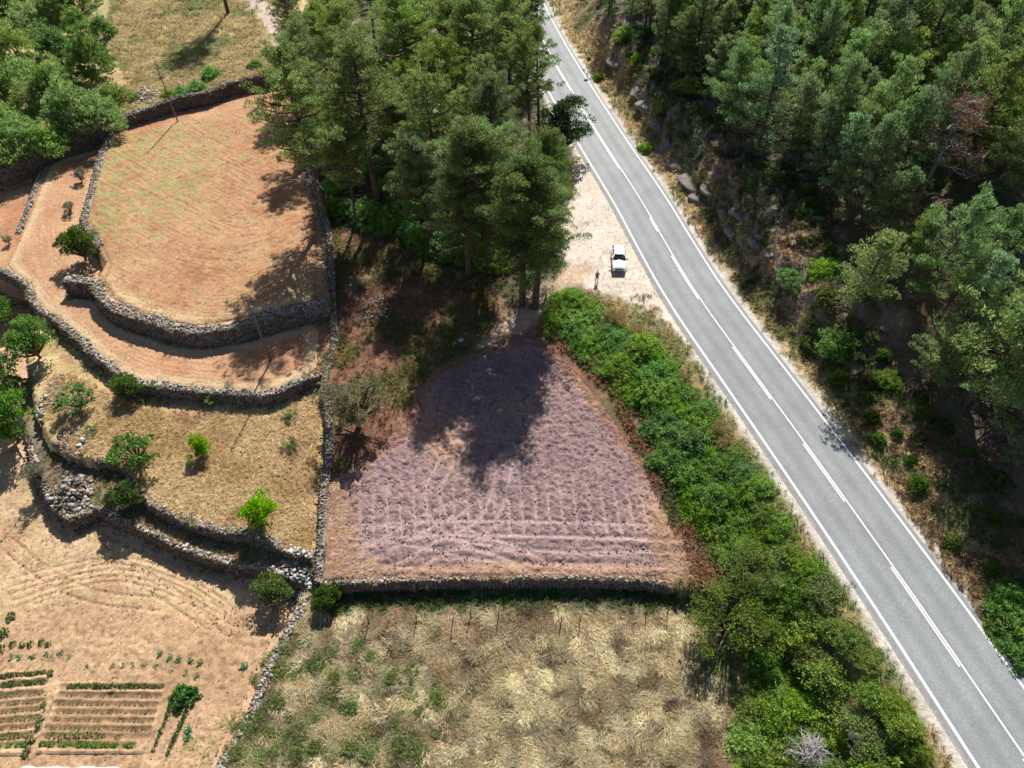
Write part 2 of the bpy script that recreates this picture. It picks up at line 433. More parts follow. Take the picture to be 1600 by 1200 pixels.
# gravel shoulders
sh = sstep(2.2, 1.1, np.where(dR > 0, dR+1.2*(n3-.3), (-RW-dR)+1.0*(n3-.3)))
col = lerp(col, (.50, .46, .41), sh)
lay = inside(GX, GY, LAY)
ld = segdist(GX, GY, np.vstack([LAY, LAY[:1]]))[0]; ld = np.where(lay, -ld, ld)
col = lerp(col, (.56, .48, .40), sstep(1.2, -.6, ld+1.6*(n2-.5))*(dR < 0))
# trodden path from the lay-by towards the plot
pth = segdist(GX, GY, W([(905, 430), (860, 462), (830, 480), (795, 510), (770, 545)], 3.0))[0]
col = lerp(col, (.50, .36, .26), sstep(2.6, .8, pth+1.5*(n2-.5))*.85)
nx, ny = len(gx), len(gy)
idx = np.arange(nx*ny).reshape(ny, nx)
F = np.stack([idx[:-1, :-1], idx[:-1, 1:], idx[1:, 1:], idx[1:, :-1]], -1).reshape(-1, 4)
g = obj("ground", mesh_np("ground", np.stack([GX, GY, GZ], -1).reshape(-1, 3), F, col.reshape(-1, 3), True), M_ground)
tag(g, kind='structure')

def patch(name, poly, res, dispf, colf, mat, label=None):
    """a tilled surface laid on the ground inside a traced outline"""
    x0, y0 = poly.min(0); x1, y1 = poly.max(0)
    x = np.arange(x0, x1, res); y = np.arange(y0, y1, res); X, Y = np.meshgrid(x, y)
    m = inside(X, Y, poly)
    e = segdist(X, Y, np.vstack([poly, poly[:1]]))[0]
    h, aux = dispf(X, Y, e)
    Zp = zfun(X, Y)+.05+h*sstep(0, .5, e)
    c = colf(X, Y, e, aux)
    id_ = np.arange(X.size).reshape(X.shape)
    q = m[:-1, :-1] & m[:-1, 1:] & m[1:, 1:] & m[1:, :-1]
    Fq = np.stack([id_[:-1, :-1], id_[:-1, 1:], id_[1:, 1:], id_[1:, :-1]], -1)[q]
    used = np.unique(Fq); mp = np.zeros(X.size, int); mp[used] = np.arange(len(used))
    V = np.stack([X, Y, Zp], -1).reshape(-1, 3)[used]
    o = obj(name, mesh_np(name, V, mp[Fq], c.reshape(-1, 3)[used], True), mat)
    tag(o, label, kind='structure'); return o
def track(X, Y, px, z, gauge=1.5, w=.27):
    d = segdist(X, Y, chaikin(W(px, z), 2))[0]
    return np.exp(-((d-gauge/2)/w)**2)

# plot: coarse mauve ploughed soil
PF = np.vstack([W([(505, 903), (509, 850), (513, 790), (520, 745), (560, 722), (600, 690), (628, 650), (645, 600), (690, 570), (760, 540), (800, 520), (850, 530), (880, 560), (925, 610), (960, 655), (995, 710), (1030, 770), (1055, 820), (1085, 850), (1078, 880), (1062, 903)], [.5, .7, 1, 1.3, 1.5, 1.6, 1.8, 2, 2.2, 2.4, 2.6, 2.5, 2.3, 2, 1.8, 1.5, 1.2, .9, .7, .6, .5])])
def dispF(X, Y, e):
    cl = fbm(X, Y, .42, 1, 3); cl2 = fbm(X, Y, .24, 7, 2)
    row = W([(600, 835)], 1)[0][1]
    south = sstep(row+.5, row-.3, Y)
    s = .5+.5*np.cos(2*pi*(X*1.02+.10*(Y-35)+.5*fbm(X, Y, 6, 2))/1.35)
    sS = .5+.5*np.cos(2*pi*(Y+.9*fbm(X, Y, 7, 3)+.05*X)/.95)
    h = .16*sstep(.38, .66, cl)+.14*cl2
    ew = sstep(9, 2, Y-row)*(1-south)
    smooth = s**4*ew
    trks = 0
    for px in ([(715, 700), (690, 735), (672, 775), (690, 812), (730, 840), (800, 860), (840, 880)], [(790, 720), (780, 770), (770, 800), (745, 830), (690, 850), (640, 880), (600, 898)], [(560, 828), (620, 832), (690, 848), (760, 862), (850, 870), (950, 872), (1070, 870)], [(540, 880), (600, 850), (660, 815), (720, 790)], [(520, 845), (600, 826), (700, 822), (900, 826), (1040, 830)], [(520, 898), (700, 893), (900, 890), (1070, 890)]):
        trks = np.maximum(trks, track(X, Y, px, 1.0))
    for px in ([(930, 560), (975, 640), (1020, 730), (1055, 810)],): trks = np.maximum(trks, track(X, Y, px, 1.5)*.6)
    sm = np.clip(np.maximum(smooth, trks)+south*sS**3*.45*sstep(.35, .6, fbm(X, Y, 3, 88)), 0, 1)
    h = h*(1-.8*sm)+south*.045*(1-sS)-.03*trks
    return h, (cl, sm, south)
def colF(X, Y, e, aux):
    cl, sm, south = aux
    n = fbm(X, Y, 5, 4); c = lerp(np.broadcast_to((.27, .182, .178), X.shape+(3,)), (.315, .21, .205), sstep(.35, .65, n))
    c = lerp(c, (.47, .33, .315), sm*.8)
    dw = segdist(X, Y, W6)[0]; dst = segdist(X, Y, W9)[0]; top = sstep(44, 50, Y)
    dE = segdist(X, Y, W([(1040, 800), (1060, 850), (1075, 905)], .7))[0]
    o = np.maximum.reduce([sstep(5.0, .8, dw+3*(fbm(X, Y, 2, 5)-.5)), sstep(2.3, .9, dst), sstep(4.5, .5, dE+3*(fbm(X, Y, 1.5, 6)-.5)), top*.7*sstep(.4, .6, n),
                           sstep(3.5, .5, segdist(X, Y, W([(700, 690), (655, 650), (650, 600)], 2))[0])])
    c = lerp(c, (.42, .25, .165), o*.8)
    c = lerp(c, (.26, .135, .085), sstep(2.2, .2, e+2.2*(fbm(X, Y, 1.2, 41, 3)-.5))*sstep(36, 42, Y))
    sp = sstep(.62, .7, fbm(X, Y, .8, 9, 3))*sstep(.5, .6, fbm(X, Y, 5, 10))
    return lerp(c, (.48, .32, .2), sp*.3)
patch("ploughed_field", PF, .11, dispF, colF, M_clod)

def clods(name, label, poly, dens, size, colv, keep=None, flat=.7):
    x0, y0 = poly.min(0); x1, y1 = poly.max(0); n = int((x1-x0)*(y1-y0)*dens)
    p = np.column_stack([x0+(x1-x0)*rng.random(n), y0+(y1-y0)*rng.random(n)]); p = p[inside(p[:, 0], p[:, 1], poly)]
    if keep is not None: p = p[rng.random(len(p)) < keep(p[:, 0], p[:, 1])]
    n = len(p); sz = size[0]+(size[1]-size[0])*rng.random(n)**3
    c = np.array(colv)[None]*(.75+.5*rng.random((n, 1)))
    mb = MB(); stones(mb, np.column_stack([p, zfun(p[:, 0], p[:, 1])+.10+sz*.3]), sz, c, flat)
    return tag(obj(name, mb.mesh(name), M_clod), label, "soil clods", None, 'stuff')
_dFX, _dFc = None, None
def keepF(X, Y):
    h, (cl, sm, south) = dispF(X, Y, np.full(X.shape, 5.)); return (1-.85*sm)*(.35+.65*sstep(.4, .6, fbm(X, Y, 1.4, 77, 3)))
clods("soil_clods", "broken mauve clods of earth strewn over the ploughed plot", PF, 62, (.03, .115), (.265, .18, .176), keepF)

# upper terrace, orange soil with curved furrows
PA = np.vstack([W([(178, 213), (163, 243), (155, 268), (147, 302), (135, 345), (160, 385), (172, 412), (165, 440), (180, 468), (222, 488), (272, 503), (312, 508), (372, 498), (420, 486), (455, 477), (490, 470), (495, 430), (495, 370), (490, 330), (480, 300), (468, 260), (455, 215), (445, 165), (420, 160), (380, 168), (330, 180), (280, 193), (240, 200), (200, 207)], Z_A)])
W3s = chaikin(W([(-100, 300), (100, 440), (150, 475), (219, 505), (312, 523), (400, 510), (500, 480), (620, 400)], Z_A), 2)
def furrow(X, Y, line, sp):
    d = segdist(X, Y, line)[0]+.9*fbm(X, Y, 9, 3)+.18*fbm(X, Y, 1.1, 5, 2)
    dd, sg, al = segdist(X, Y, line)
    st_ = vnoise(d/(sp*.62), al/5.5, 1, 21)*.6+vnoise(d/(sp*.4), al/2.5, 1, 23)*.4
    amt = sstep(.3, .7, fbm(X, Y, 4, 15))
    return (.5+.5*np.cos(2*pi*d/sp))*.28*(1-.7*amt)+st_*(.72+.15*amt), d
def dispA(X, Y, e):
    s, d = furrow(X, Y, W3s, .62)
    k = .35+.65*sstep(.35, .6, fbm(X, Y, 5, 6))
    return .16*s*k+.12*fbm(X, Y, .42, 2, 3), (s*k+.5*(1-k), d)
weedc = W([(215, 280)], Z_A)[0]
def colA(X, Y, e, aux):
    s, d = aux; n = fbm(X, Y, 6, 1)
    c = lerp(np.broadcast_to((.365, .175, .09), X.shape+(3,)), (.43, .245, .135), sstep(.35, .65, n))
    c = lerp(c, (.28, .12, .065), (1-s)*.4); c = lerp(c, (.20, .095, .05), sstep(.60, .72, fbm(X, Y, .40, 39, 3))*.6)
    g_ = sstep(16, 3, np.hypot((X-weedc[0]), (Y-weedc[1])*.8))*sstep(.42, .58, fbm(X, Y, .9, 7, 3))*sstep(.3, .5, fbm(X, Y, 4, 12))
    c = lerp(c, (.27, .25, .08), g_*.6)
    sp = sstep(.46, .62, fbm(X, Y, .7, 5, 3)); c = lerp(c, (.37, .28, .13), sp*.55); c = lerp(c, (.27, .27, .10), sstep(.5, .62, fbm(X, Y, 1.1, 45, 3))*sstep(18, 5, np.hypot(X-weedc[0], (Y-weedc[1])*.8))*.6)
    dw = segdist(X, Y, W3)[0]; c = lerp(c, (.58, .44, .26), sstep(4, .8, dw+2*(n-.5))*.8)
    return c
patch("terrace_field", PA, .15, dispA, colA, M_soil)
PB = np.vstack([W([(92, 250), (78, 262), (66, 290), (57, 312), (47, 340), (35, 368), (22, 395), (12, 415), (26, 430), (50, 446), (56, 468), (70, 486), (90, 495), (112, 514), (134, 533), (152, 552), (174, 567), (192, 585), (210, 596), (240, 598), (285, 604), (330, 609), (372, 612), (406, 614), (434, 608), (452, 599), (478, 588), (496, 575), (500, 520)], Z_B), W3[::-1][1:]-[0, .5], W2[::-1]-[.4, 0]])
W5s = chaikin(W([(60, 200), (40, 300), (15, 400), (50, 460), (110, 520), (200, 595), (330, 612), (430, 612), (500, 585), (600, 560)], Z_B), 3)
def dispB(X, Y, e):
    s, d = furrow(X, Y, W5s, .55)
    return .17*s*(.4+.6*fbm(X, Y, 3, 6))+.10*fbm(X, Y, .42, 2, 3), (s, d)
def colB(X, Y, e, aux):
    s, d = aux; n = fbm(X, Y, 5, 3)
    c = lerp(np.broadcast_to((.37, .18, .095), X.shape+(3,)), (.45, .27, .155), sstep(.3, .6, n)); c = lerp(c, (.28, .13, .07), (1-s)*.3)
    return lerp(c, (.56, .44, .27), sstep(1.8, .3, e+1.2*(n-.5))*.7)
patch("lower_terrace_strip", PB, .15, dispB, colB, M_soil)
# vegetable garden soil
PE = np.vstack([W([(-30, 700), (40, 705), (58, 765), (85, 820), (110, 842), (146, 822), (190, 846), (240, 868), (285, 888), (330, 902), (375, 914), (410, 925), (440, 960), (425, 1000), (395, 1060), (378, 1110), (350, 1155), (325, 1215), (-30, 1215)], Z_E)])
ROWS_MID = [[(x0, y), (x1, y1)] for x0, y, x1, y1 in ((99, 1074, 256, 1074), (97, 1088, 250, 1090), (92, 1101, 245, 1103), (90, 1114, 241, 1115), (85, 1126, 238, 1128), (79, 1139, 234, 1141), (72, 1151, 232, 1152), (65, 1164, 209, 1167))]
ROWS_L = [[(x0, y), (x1, y1)] for x0, y, x1, y1 in ((-12, 1061, 74, 1052), (-12, 1075, 74, 1067), (-12, 1091, 68, 1085), (-12, 1104, 65, 1097), (-12, 1116, 63, 1109), (-12, 1129, 61, 1124), (-12, 1142, 56, 1135), (-12, 1155, 52, 1150), (-12, 1169, 45, 1164))]
bedM = W([(92, 1068), (262, 1068), (250, 1110), (240, 1150), (225, 1178), (58, 1178), (80, 1120)], Z_E)
bedL = W([(-20, 1055), (80, 1048), (70, 1110), (45, 1180), (-20, 1182)], Z_E)
_rowlines = [W(r, Z_E) for r in ROWS_MID+ROWS_L]
def dispE(X, Y, e):
    inb = (inside(X, Y, bedM) | inside(X, Y, bedL))
    d = np.min([segdist(X, Y, r)[0] for r in _rowlines], axis=0)
    ridge = sstep(.10, .42, d)*inb
    arcs = 0
    for k, off in enumerate((0, 1.1, 2.1, 3.2, 4.2)):
        ln = chaikin(W([(20, 905+off*11), (110, 880+off*9), (200, 868+off*9), (290, 900+off*9), (360, 945+off*8), (392, 985)], Z_E), 2)
        arcs = np.maximum(arcs, np.exp(-(segdist(X, Y, ln)[0]/.13)**2))
    for px in ([(10, 850), (70, 900), (140, 935), (250, 945)], [(60, 935), (110, 900), (180, 878)], [(185, 880), (260, 930), (330, 975)], [(230, 880), (300, 925), (360, 985)]):
        arcs = np.maximum(arcs, track(X, Y, px, Z_E, 1.2, .12))
    foot = sstep(.55, .75, fbm(X, Y, .8, 5, 2))*(Y < W([(0, 960)], Z_E)[0][1])
    h = .20*ridge+.10*fbm(X, Y, .55, 3, 3)+.05*vnoise(X, Y, .28, 8)-.11*arcs+.09*foot
    return h, (inb, ridge, arcs)
def colE(X, Y, e, aux):
    inb, ridge, arcs = aux; n = fbm(X, Y, 6, 2)
    c = lerp(np.broadcast_to((.385, .245, .14), X.shape+(3,)), (.44, .29, .17), sstep(.35, .6, n))
    up = sstep(W([(0, 975)], Z_E)[0][1], W([(0, 930)], Z_E)[0][1], Y); c = lerp(c, (.53, .38, .225), up*sstep(.3, .5, n)*.8)
    c = lerp(c, (.45, .27, .16), arcs*.5)
    c = lerp(c, (.25, .15, .085), inb*(1-ridge)*.8); c = lerp(c, (.60, .42, .27), inb*sstep(.6, 1, ridge)*.5); c = c*(.80+.32*fbm(X, Y, .5, 19, 3))[..., None]; c = lerp(c, (.24, .145, .08), sstep(.60, .72, fbm(X, Y, .38, 29, 3))*.7)
    c = lerp(c, (.42, .33, .16), sstep(.60, .7, fbm(X, Y, 1.1, 8, 3))*up*.6)
    return c
patch("garden_soil", PE, .13, dispE, colE, M_soil)

clods("soil_crumbs", "small crumbs of dry earth over the vegetable garden", PE, 16, (.025, .085), (.34, .21, .125), lambda X, Y: .3+.7*sstep(.4, .6, fbm(X, Y, 2.5, 77, 3)))
clods("field_clods", "small orange clods over the upper terrace field", PA, 9, (.02, .085), (.36, .18, .10), lambda X, Y: .3+.7*sstep(.4, .6, fbm(X, Y, 2.5, 78, 3)))
clods("strip_clods", "small orange clods over the curved lower strip", PB, 8, (.02, .08), (.37, .19, .11), lambda X, Y: .3+.7*sstep(.4, .6, fbm(X, Y, 2.5, 79, 3)))
# ------------------------------------------------------------------ road
def ribbon(name, d0, d1, z, mat, colf, i0=0, i1=None, nd=2, n_label=None):
    a = Rl[i0:i1]; nn = nrm[i0:i1]; ds = np.linspace(d0, d1, nd)
    V = np.stack([np.column_stack([a+nn*d*SGN2, np.full(len(a), z)]) for d in ds], 1)
    idx = np.arange(len(a)*nd).reshape(len(a), nd)
    F = np.stack([idx[:-1, :-1], idx[:-1, 1:], idx[1:, 1:], idx[1:, :-1]], -1).reshape(-1, 4)
    if SGN2 < 0: F = F[:, ::-1]
    V = V.reshape(-1, 3)
    me = mesh_np(name, V, F, colf(V) if callable(colf) else np.broadcast_to(colf, (len(V), 3)))
    if sum(p.normal.z for p in me.polygons[:5]) < 0: me.flip_normals()
    return me
SGN2 = 1 if rd(*[np.array([v]) for v in (Rl[60]+nrm[60]*5)])[0] > 0 else -1
def road_mat():
    m, nt, b = new_mat("asphalt")
    a = N(nt, "ShaderNodeAttribute", attribute_name="Col")
    n = noise(nt, 7, 8, .85); r = ramp(nt, n.outputs[0], [(.35, (.55,)*3), (.62, (1, 1, 1))])
    n2_ = noise(nt, .35, 6, .7); r2 = ramp(nt, n2_.outputs[0], [(.3, (.82,)*3), (.65, (1, 1, 1))])
    c = mul(nt, mul(nt, a.outputs["Color"], r.outputs[0]), r2.outputs[0])
    nt.links.new(c, b.inputs["Base Color"]); b.inputs["Roughness"].default_value = .82
    return m
def roadcol(V):
    d = -rd(V[:, 0], V[:, 1]); c = np.full(len(V), .275)      # 0 right line .. RW left line
    for t in (1.05, 2.75, 4.6, 6.3): c += .035*np.exp(-((d-t)/.38)**2)
    for t in (1.9, 5.45, 3.65): c -= .022*np.exp(-((d-t)/.35)**2)
    c += .05*(fbm(V[:, 0], V[:, 1], 9, 4)-.5)+.03*(fbm(V[:, 0], V[:, 1], 2.2, 14, 3)-.5)
    c *= 1+.10*sstep(70, 100, V[:, 1])
    return c[:, None]*np.array([.95, 1.0, 1.03])
ZS = Z_ROAD+.11
rme = ribbon("road", .45, -RW-.45, ZS, None, roadcol, nd=44)
tag(obj("road", rme, road_mat()), kind='structure')
# the skirt of the pavement edge
for s_, dd in ((1, .45), (-1, -RW-.45)):
    sk = ribbon("pavement_edge", dd, dd+s_*.35, ZS-.005, None, (.36, .33, .30), nd=2)
    co = np.zeros(len(sk.vertices)*3, np.float32); sk.vertices.foreach_get("co", co); co = co.reshape(-1, 3)
    co[1::2, 2] -= .16; sk.vertices.foreach_set("co", co.ravel()); sk.update()
    tag(obj("pavement_edge", sk, M_stone), kind='structure')
WHITE = (.78, .78, .75)
for dd, wd in ((0, .10), (-RW, .12)):
    tag(obj("edge_line", ribbon("edge_line", dd-wd, dd+wd, ZS+.006, None, WHITE), M_paint), kind='structure')
tag(obj("centre_line", ribbon("centre_line", -3.55-.06, -3.55+.08, ZS+.006, None, WHITE), M_paint), kind='structure')
def ri(px, py):
    p = at(px, py, ZS)[:2]; return int(np.argmin(np.hypot(*(Rl-p).T)))
for a, b in (((870, 100), (893, 140)), ((905, 165), (962, 262)), ((1011, 340), (1025, 358)), ((1051, 399), (1097, 462)), ((1148, 537), (1204, 618)), ((1260, 698), (1325, 787)), ((1398, 893), (1500, 1035)), ((1600, 1180), (1680, 1290))):
    i0, i1 = ri(*a), ri(*b)
    tag(obj("centre_dash", ribbon("centre_dash", -3.55-.30, -3.55-.15, ZS+.006, None, WHITE, i0, i1+1), M_paint), kind='structure')

LG = W([(890, 300), (884, 350), (882, 400), (905, 430), (950, 450), (1010, 478), (1045, 490), (1040, 450), (960, 320)], Z_ROAD)
clods("gravel", "loose pale gravel and pebbles on the lay-by", LG, 9, (.02, .06), (.40, .36, .31), None, .6)
# ------------------------------------------------------------------ dry stone walls
def wall(name, label, line, ztop, drop, width, dens=9, side=1, size=(.045, .125), face=True, brown=.3, facebrown=.55, group=None, dark=1.0, jag=.28):
    """rubble top band plus a coursed face dropping on one side (side=+1: right of travel)"""
    line = resample(line, .35); n = len(line)
    t = np.gradient(line[:, :2], axis=0); t /= np.linalg.norm(t, axis=1)[:, None]; nr = np.stack([t[:, 1], -t[:, 0]], 1)*side
    zt = np.interp(np.linspace(0, 1, n), np.linspace(0, 1, len(ztop)), ztop) if not np.isscalar(ztop) else np.full(n, ztop)
    dp = np.interp(np.linspace(0, 1, n), np.linspace(0, 1, len(drop)), drop) if not np.isscalar(drop) else np.full(n, drop)
    mb = MB()
    # core
    bat = .12*dp
    prof = [(-width, -.35), (-width, -.02), (0.0, 0.0), (.02, -.25)]
    V = []
    for i in range(n):
        V += [np.r_[line[i]-nr[i]*width, zt[i]-.5], np.r_[line[i]-nr[i]*width, zt[i]-.02], np.r_[line[i], zt[i]-.04], np.r_[line[i]+nr[i]*(bat[i]+.05), zt[i]-dp[i]-.3]]
    Q = [(i*4+k, i*4+k+1, (i+1)*4+k+1, (i+1)*4+k) for i in range(n-1) for k in range(3)]
    cc = np.tile(np.array([(.2, .18, .15), (.33, .31, .28), (.30, .28, .25), (.16, .12, .09)])*dark, (n, 1))
    mb.add(V, Q, None, cc)
    L = n*.35
    k = int(L*width*dens*5.5); i = rng.random(k)*(n-1); u = rng.random(k)
    ii = i.astype(int); wm = .55+.85*vnoise(line[:, 0], line[:, 1], 1.6, 81)
    P = line[ii]+(line[np.minimum(ii+1, n-1)]-line[ii])*(i-ii)[:, None]-nr[ii]*(u*width*wm[ii]*1.1-.10*(wm[ii]-1))[:, None]
    sz = size[0]+(size[1]*1.45-size[0])*rng.random(k)**3.2
    edge = np.abs(u-.5)*2
    jg = jag*(fbm(P[:, 0], P[:, 1], 1.3, 6)-.4)
    stones(mb, np.column_stack([P, zt[ii]+sz*.15+.1*(rng.random(k)-.3)+jg]), sz, stone_cols(k, brown=brown)*dark)
    if face:
        k = int((dp*.35).sum()*30); i = rng.random(k)*(n-1); ii = i.astype(int); v = rng.random(k)
        P = line[ii]+nr[ii]*(bat[ii]*v+.02)[:, None]
        sz = .07+.13*rng.random(k)
        stones(mb, np.column_stack([P, zt[ii]-dp[ii]*v*1.02]), sz, stone_cols(k, (.22, .19, .165), .5, facebrown)*dark, .8)  # brownish face stones, their colour darkened further for the face's shade
        k = int(L*5); i = (rng.random(k)*(n-1)).astype(int)      # fallen stones at the foot
        P = line[i]+nr[i]*(bat[i]+.1+.7*rng.random(k)**2)[:, None]
        fz = zfun(P[:, 0], P[:, 1]); sz = .07+.12*rng.random(k)
        stones(mb, np.column_stack([P, fz+sz*.3]), sz, stone_cols(k, (.32, .29, .26), .4, .4)*dark)
    o = obj(name, mb.mesh(name), M_stone); tag(o, label, "stone wall", group); return o
WG = "dry stone terrace walls"
wall("stone_wall", "long dry stone retaining wall behind the upper orange terrace, below the northern grass slope", W1, W1_z+np.array(.06), [2.4, 2.2, 2.2, 2.3, 2.2, 2.0, 1.9, 1.8, 1.8], .7, side=1, group=WG, dark=.72)  # dark puts the shade of this wall's face into its stone colour
wall("stone_wall", "pale stone wall down the left edge of the big orange terrace field", W2[:6], Z_A+.05, [2.1, 2.0, 1.9, 1.6, 1.4], .85, side=1, group=WG)
wall("stone_wall", "curved high stone wall with pale rubble top holding the front of the big orange terrace field", W3, Z_A+.12, 2.05, 1.15, side=1, group=WG, dens=11)
wall("stone_wall", "short stone wall on the left edge of the narrow orange strip", W4, Z_B+.1, 1.1, .6, side=1, group=WG)
wall("stone_wall", "winding stone wall holding the lower curved terrace strip above the dry grass", W5, Z_B+.1, [1.2, 1.5, 1.7, 1.7, 1.7, 1.9, 1.9], .7, side=1, group=WG, dens=11)
wall("stone_wall", "narrow dark stone wall running down the left side of the ploughed mauve plot", W6, np.array(W6_z)+.4, 1.2, .6, side=1, group=WG, dens=13, brown=.3, dark=.82)
wall("stone_wall", "upper stone wall below the dry grass with small bright green trees", WU, Z_D+.12, 1.35, .7, side=1, group=WG, dark=.95)
wall("stone_wall", "low brown faced retaining wall above the shaded edge of the vegetable garden", WL, Z_S+.12, 1.75, .5, side=1, group=WG, size=(.07, .16), brown=.4, facebrown=.9)
wall("stone_wall", "pale narrow stone wall between the vegetable garden and the wild dry grass field", W8, Z_G+.4, .9, .62, side=1, group=WG, dens=13)
wall("stone_wall", "straight stone wall along the lower edge of the ploughed plot", W9, .5, 1.6, .35, side=1, group=WG, dens=11, brown=.5, facebrown=.6)

# ------------------------------------------------------------------ rubble piles and rocks
def pile(label, px, rx, ry, n, h=.5, size=(.1, .3), name="stone_pile", base=(.40, .385, .36), cat="stones", ring=0):
    c = ground(*px); a = rng.random(n)*2*pi; r = np.sqrt(rng.random(n)) if not ring else ring+(1-ring)*rng.random(n)
    X = c[0]+rx*r*np.cos(a); Y = c[1]+ry*r*np.sin(a); z = zfun(X, Y)+h*(1-r*r)*rng.random(n) if not ring else zfun(X, Y)+h*rng.random(n)
    mb = MB(); sz = size[0]+(size[1]-size[0])*rng.random(n)**2; stones(mb, np.column_stack([X, Y, z]), sz, stone_cols(n, base))
    return tag(obj(name, mb.mesh(name), M_stone), label, cat)
pile("heap of grey stones on the bank above the terrace wall, beside the green trees", (228, 152), 2.6, 3.2, 420, .7)
pile("scattered pale stones in the dry grass above the right end of the upper wall", (395, 100), 4.2, 5, 420, .3, (.06, .2))
pile("ring of grey stones in the shaded grass of the plot", (590, 487), 1.9, 2.5, 240, .35, (.05, .2), base=(.24, .23, .215), ring=.45)
pile("tumbled stones where the walls meet at the lower left corner of the ploughed plot", (462, 900), 2.2, 2.4, 620, .9, (.09, .25))
pile("rough grey boulders heaped at the left end of the lower wall", (112, 775), 2.3, 2.6, 260, 1.0, (.12, .34), base=(.26, .25, .235))
pile("line of grey boulders on the bank left of the airy fig tree", (78, 620), .9, 3.4, 90, .4, (.12, .34), base=(.28, .27, .25))
pile("dark boulders on the slope below the two small pale shrubs", (100, 700), 1.2, 3.4, 120, .4, (.1, .3), base=(.22, .215, .21))
pile("pale stones lying on the bank beside the airy fig tree", (133, 692), .6, 2.2, 60, .4, (.12, .35))
pile("loose grey stones in the gap of the roadside hedge near the lower right", (1325, 1160), .8, 1.8, 60, .4, (.12, .4))
pile("dark stones showing under the large leafy tree by the hedge", (1192, 1000), .9, 1.6, 60, .4, (.12, .35))
def rock_mesh(sx, sy, sz, seed=0, sub=3):
    import bmesh
    bm = bmesh.new(); bmesh.ops.create_icosphere(bm, subdivisions=sub, radius=1)
    V = np.array([v.co[:] for v in bm.verts]); Fc = np.array([[v.index for v in f.verts] for f in bm.faces]); bm.free()
    r = np.random.default_rng(seed); 
    d = .55*(fbm(V[:, 0]*2+V[:, 2], V[:, 1]*2-V[:, 2], 1.0, seed, 4)-.5)
    for _ in range(5):
        nn = r.normal(size=3); nn /= np.linalg.norm(nn); k = V@nn; V = V-np.outer(np.maximum(0, k-.62), nn)*.9
    V = V*(1+d[:, None])*np.array([sx, sy, sz])
    cr = fbm(V[:, 0]*3, V[:, 1]*3+V[:, 2]*3, 1, 2)
    c = np.array((.23, .205, .185))[None]*(.6+.8*cr[:, None])
    return mesh_np("rock", V, Fc, c)
RK = [rock_mesh(1, .8, .6, s) for s in range(5)]
for m_ in RK: m_.materials.append(M_stone)
def rock(label, px, s, k, rz=0, group=None, sink=.15):
    p = ground(*px); o = obj("rock", RK[k % 5]); o.location = (p[0], p[1], p[2]-sink+s[2]*.2); o.scale = s; o.rotation_euler = (0, 0, rz)
    return tag(o, label, "rock", group)
rock("pale upright rock in the road cutting, highest pale one of the group", (1129, 340), (.7, 1.6, 1.3), 0)
rock("long blue-grey rock outcrop at the foot of the cutting", (1178, 383), (.9, 2.0, 1.2), 1, .2)
rock("large grey slab in the shade at the edge of the forest", (1258, 335), (2.0, 1.4, 1.1), 2, .3)
rock("smaller grey slab right of the large shaded slab", (1279, 343), (1.0, .8, .7), 3)
rock("grey rock in the scrub below the cutting", (1205, 398), (1.1, .8, .6), 4)
rock("small grey rock on the slope beside the green shrubs", (1238, 468), (.6, .7, .6), 0, .5)
rock("grey rock beside the forest floor path", (1383, 512), (.7, .6, .4), 1)
for i, (x, y, a, b, c_) in enumerate([(1015, 165, 1.6, 2.6, 1.4), (1030, 190, 1.5, 2.2, 1.5), (1043, 225, 1.4, 2.6, 1.5), (1060, 255, 1.4, 2.4, 1.4), (1085, 280, 1.5, 2.4, 1.3), (1100, 308, 1.4, 2.2, 1.2), (1148, 355, 1.3, 1.6, 1.1), (1000, 140, 1.5, 2.2, 1.0), (965, 95, 1.5, 2.6, 1.2), (1115, 290, 1.3, 1.6, 1.0), (1160, 330, 1.1, 1.6, .9)]):
    rock("brown-grey rock face bulging from the roadside cutting", (x, y), (a*1.25, b*1.35, c_*1.2), i, .15+.3*random.random(), "rock faces of the road cutting", 1.15)
p_ = [((709, 538), .42), ((720, 532), .45), ((728, 540), .28)]
for (q, s), lb in zip(p_, ("left one of the white stones lying together in the plot", "middle and tallest white stone lying in the plot", "small white stone right of the other two in the plot")):
    o = rock(lb, q, (s, s*.9, s), 3); o.data = RK[3].copy(); o.data.materials.clear(); o.data.materials.append(mat_plain("white stone", (.6, .57, .53), .8, 0, 4))

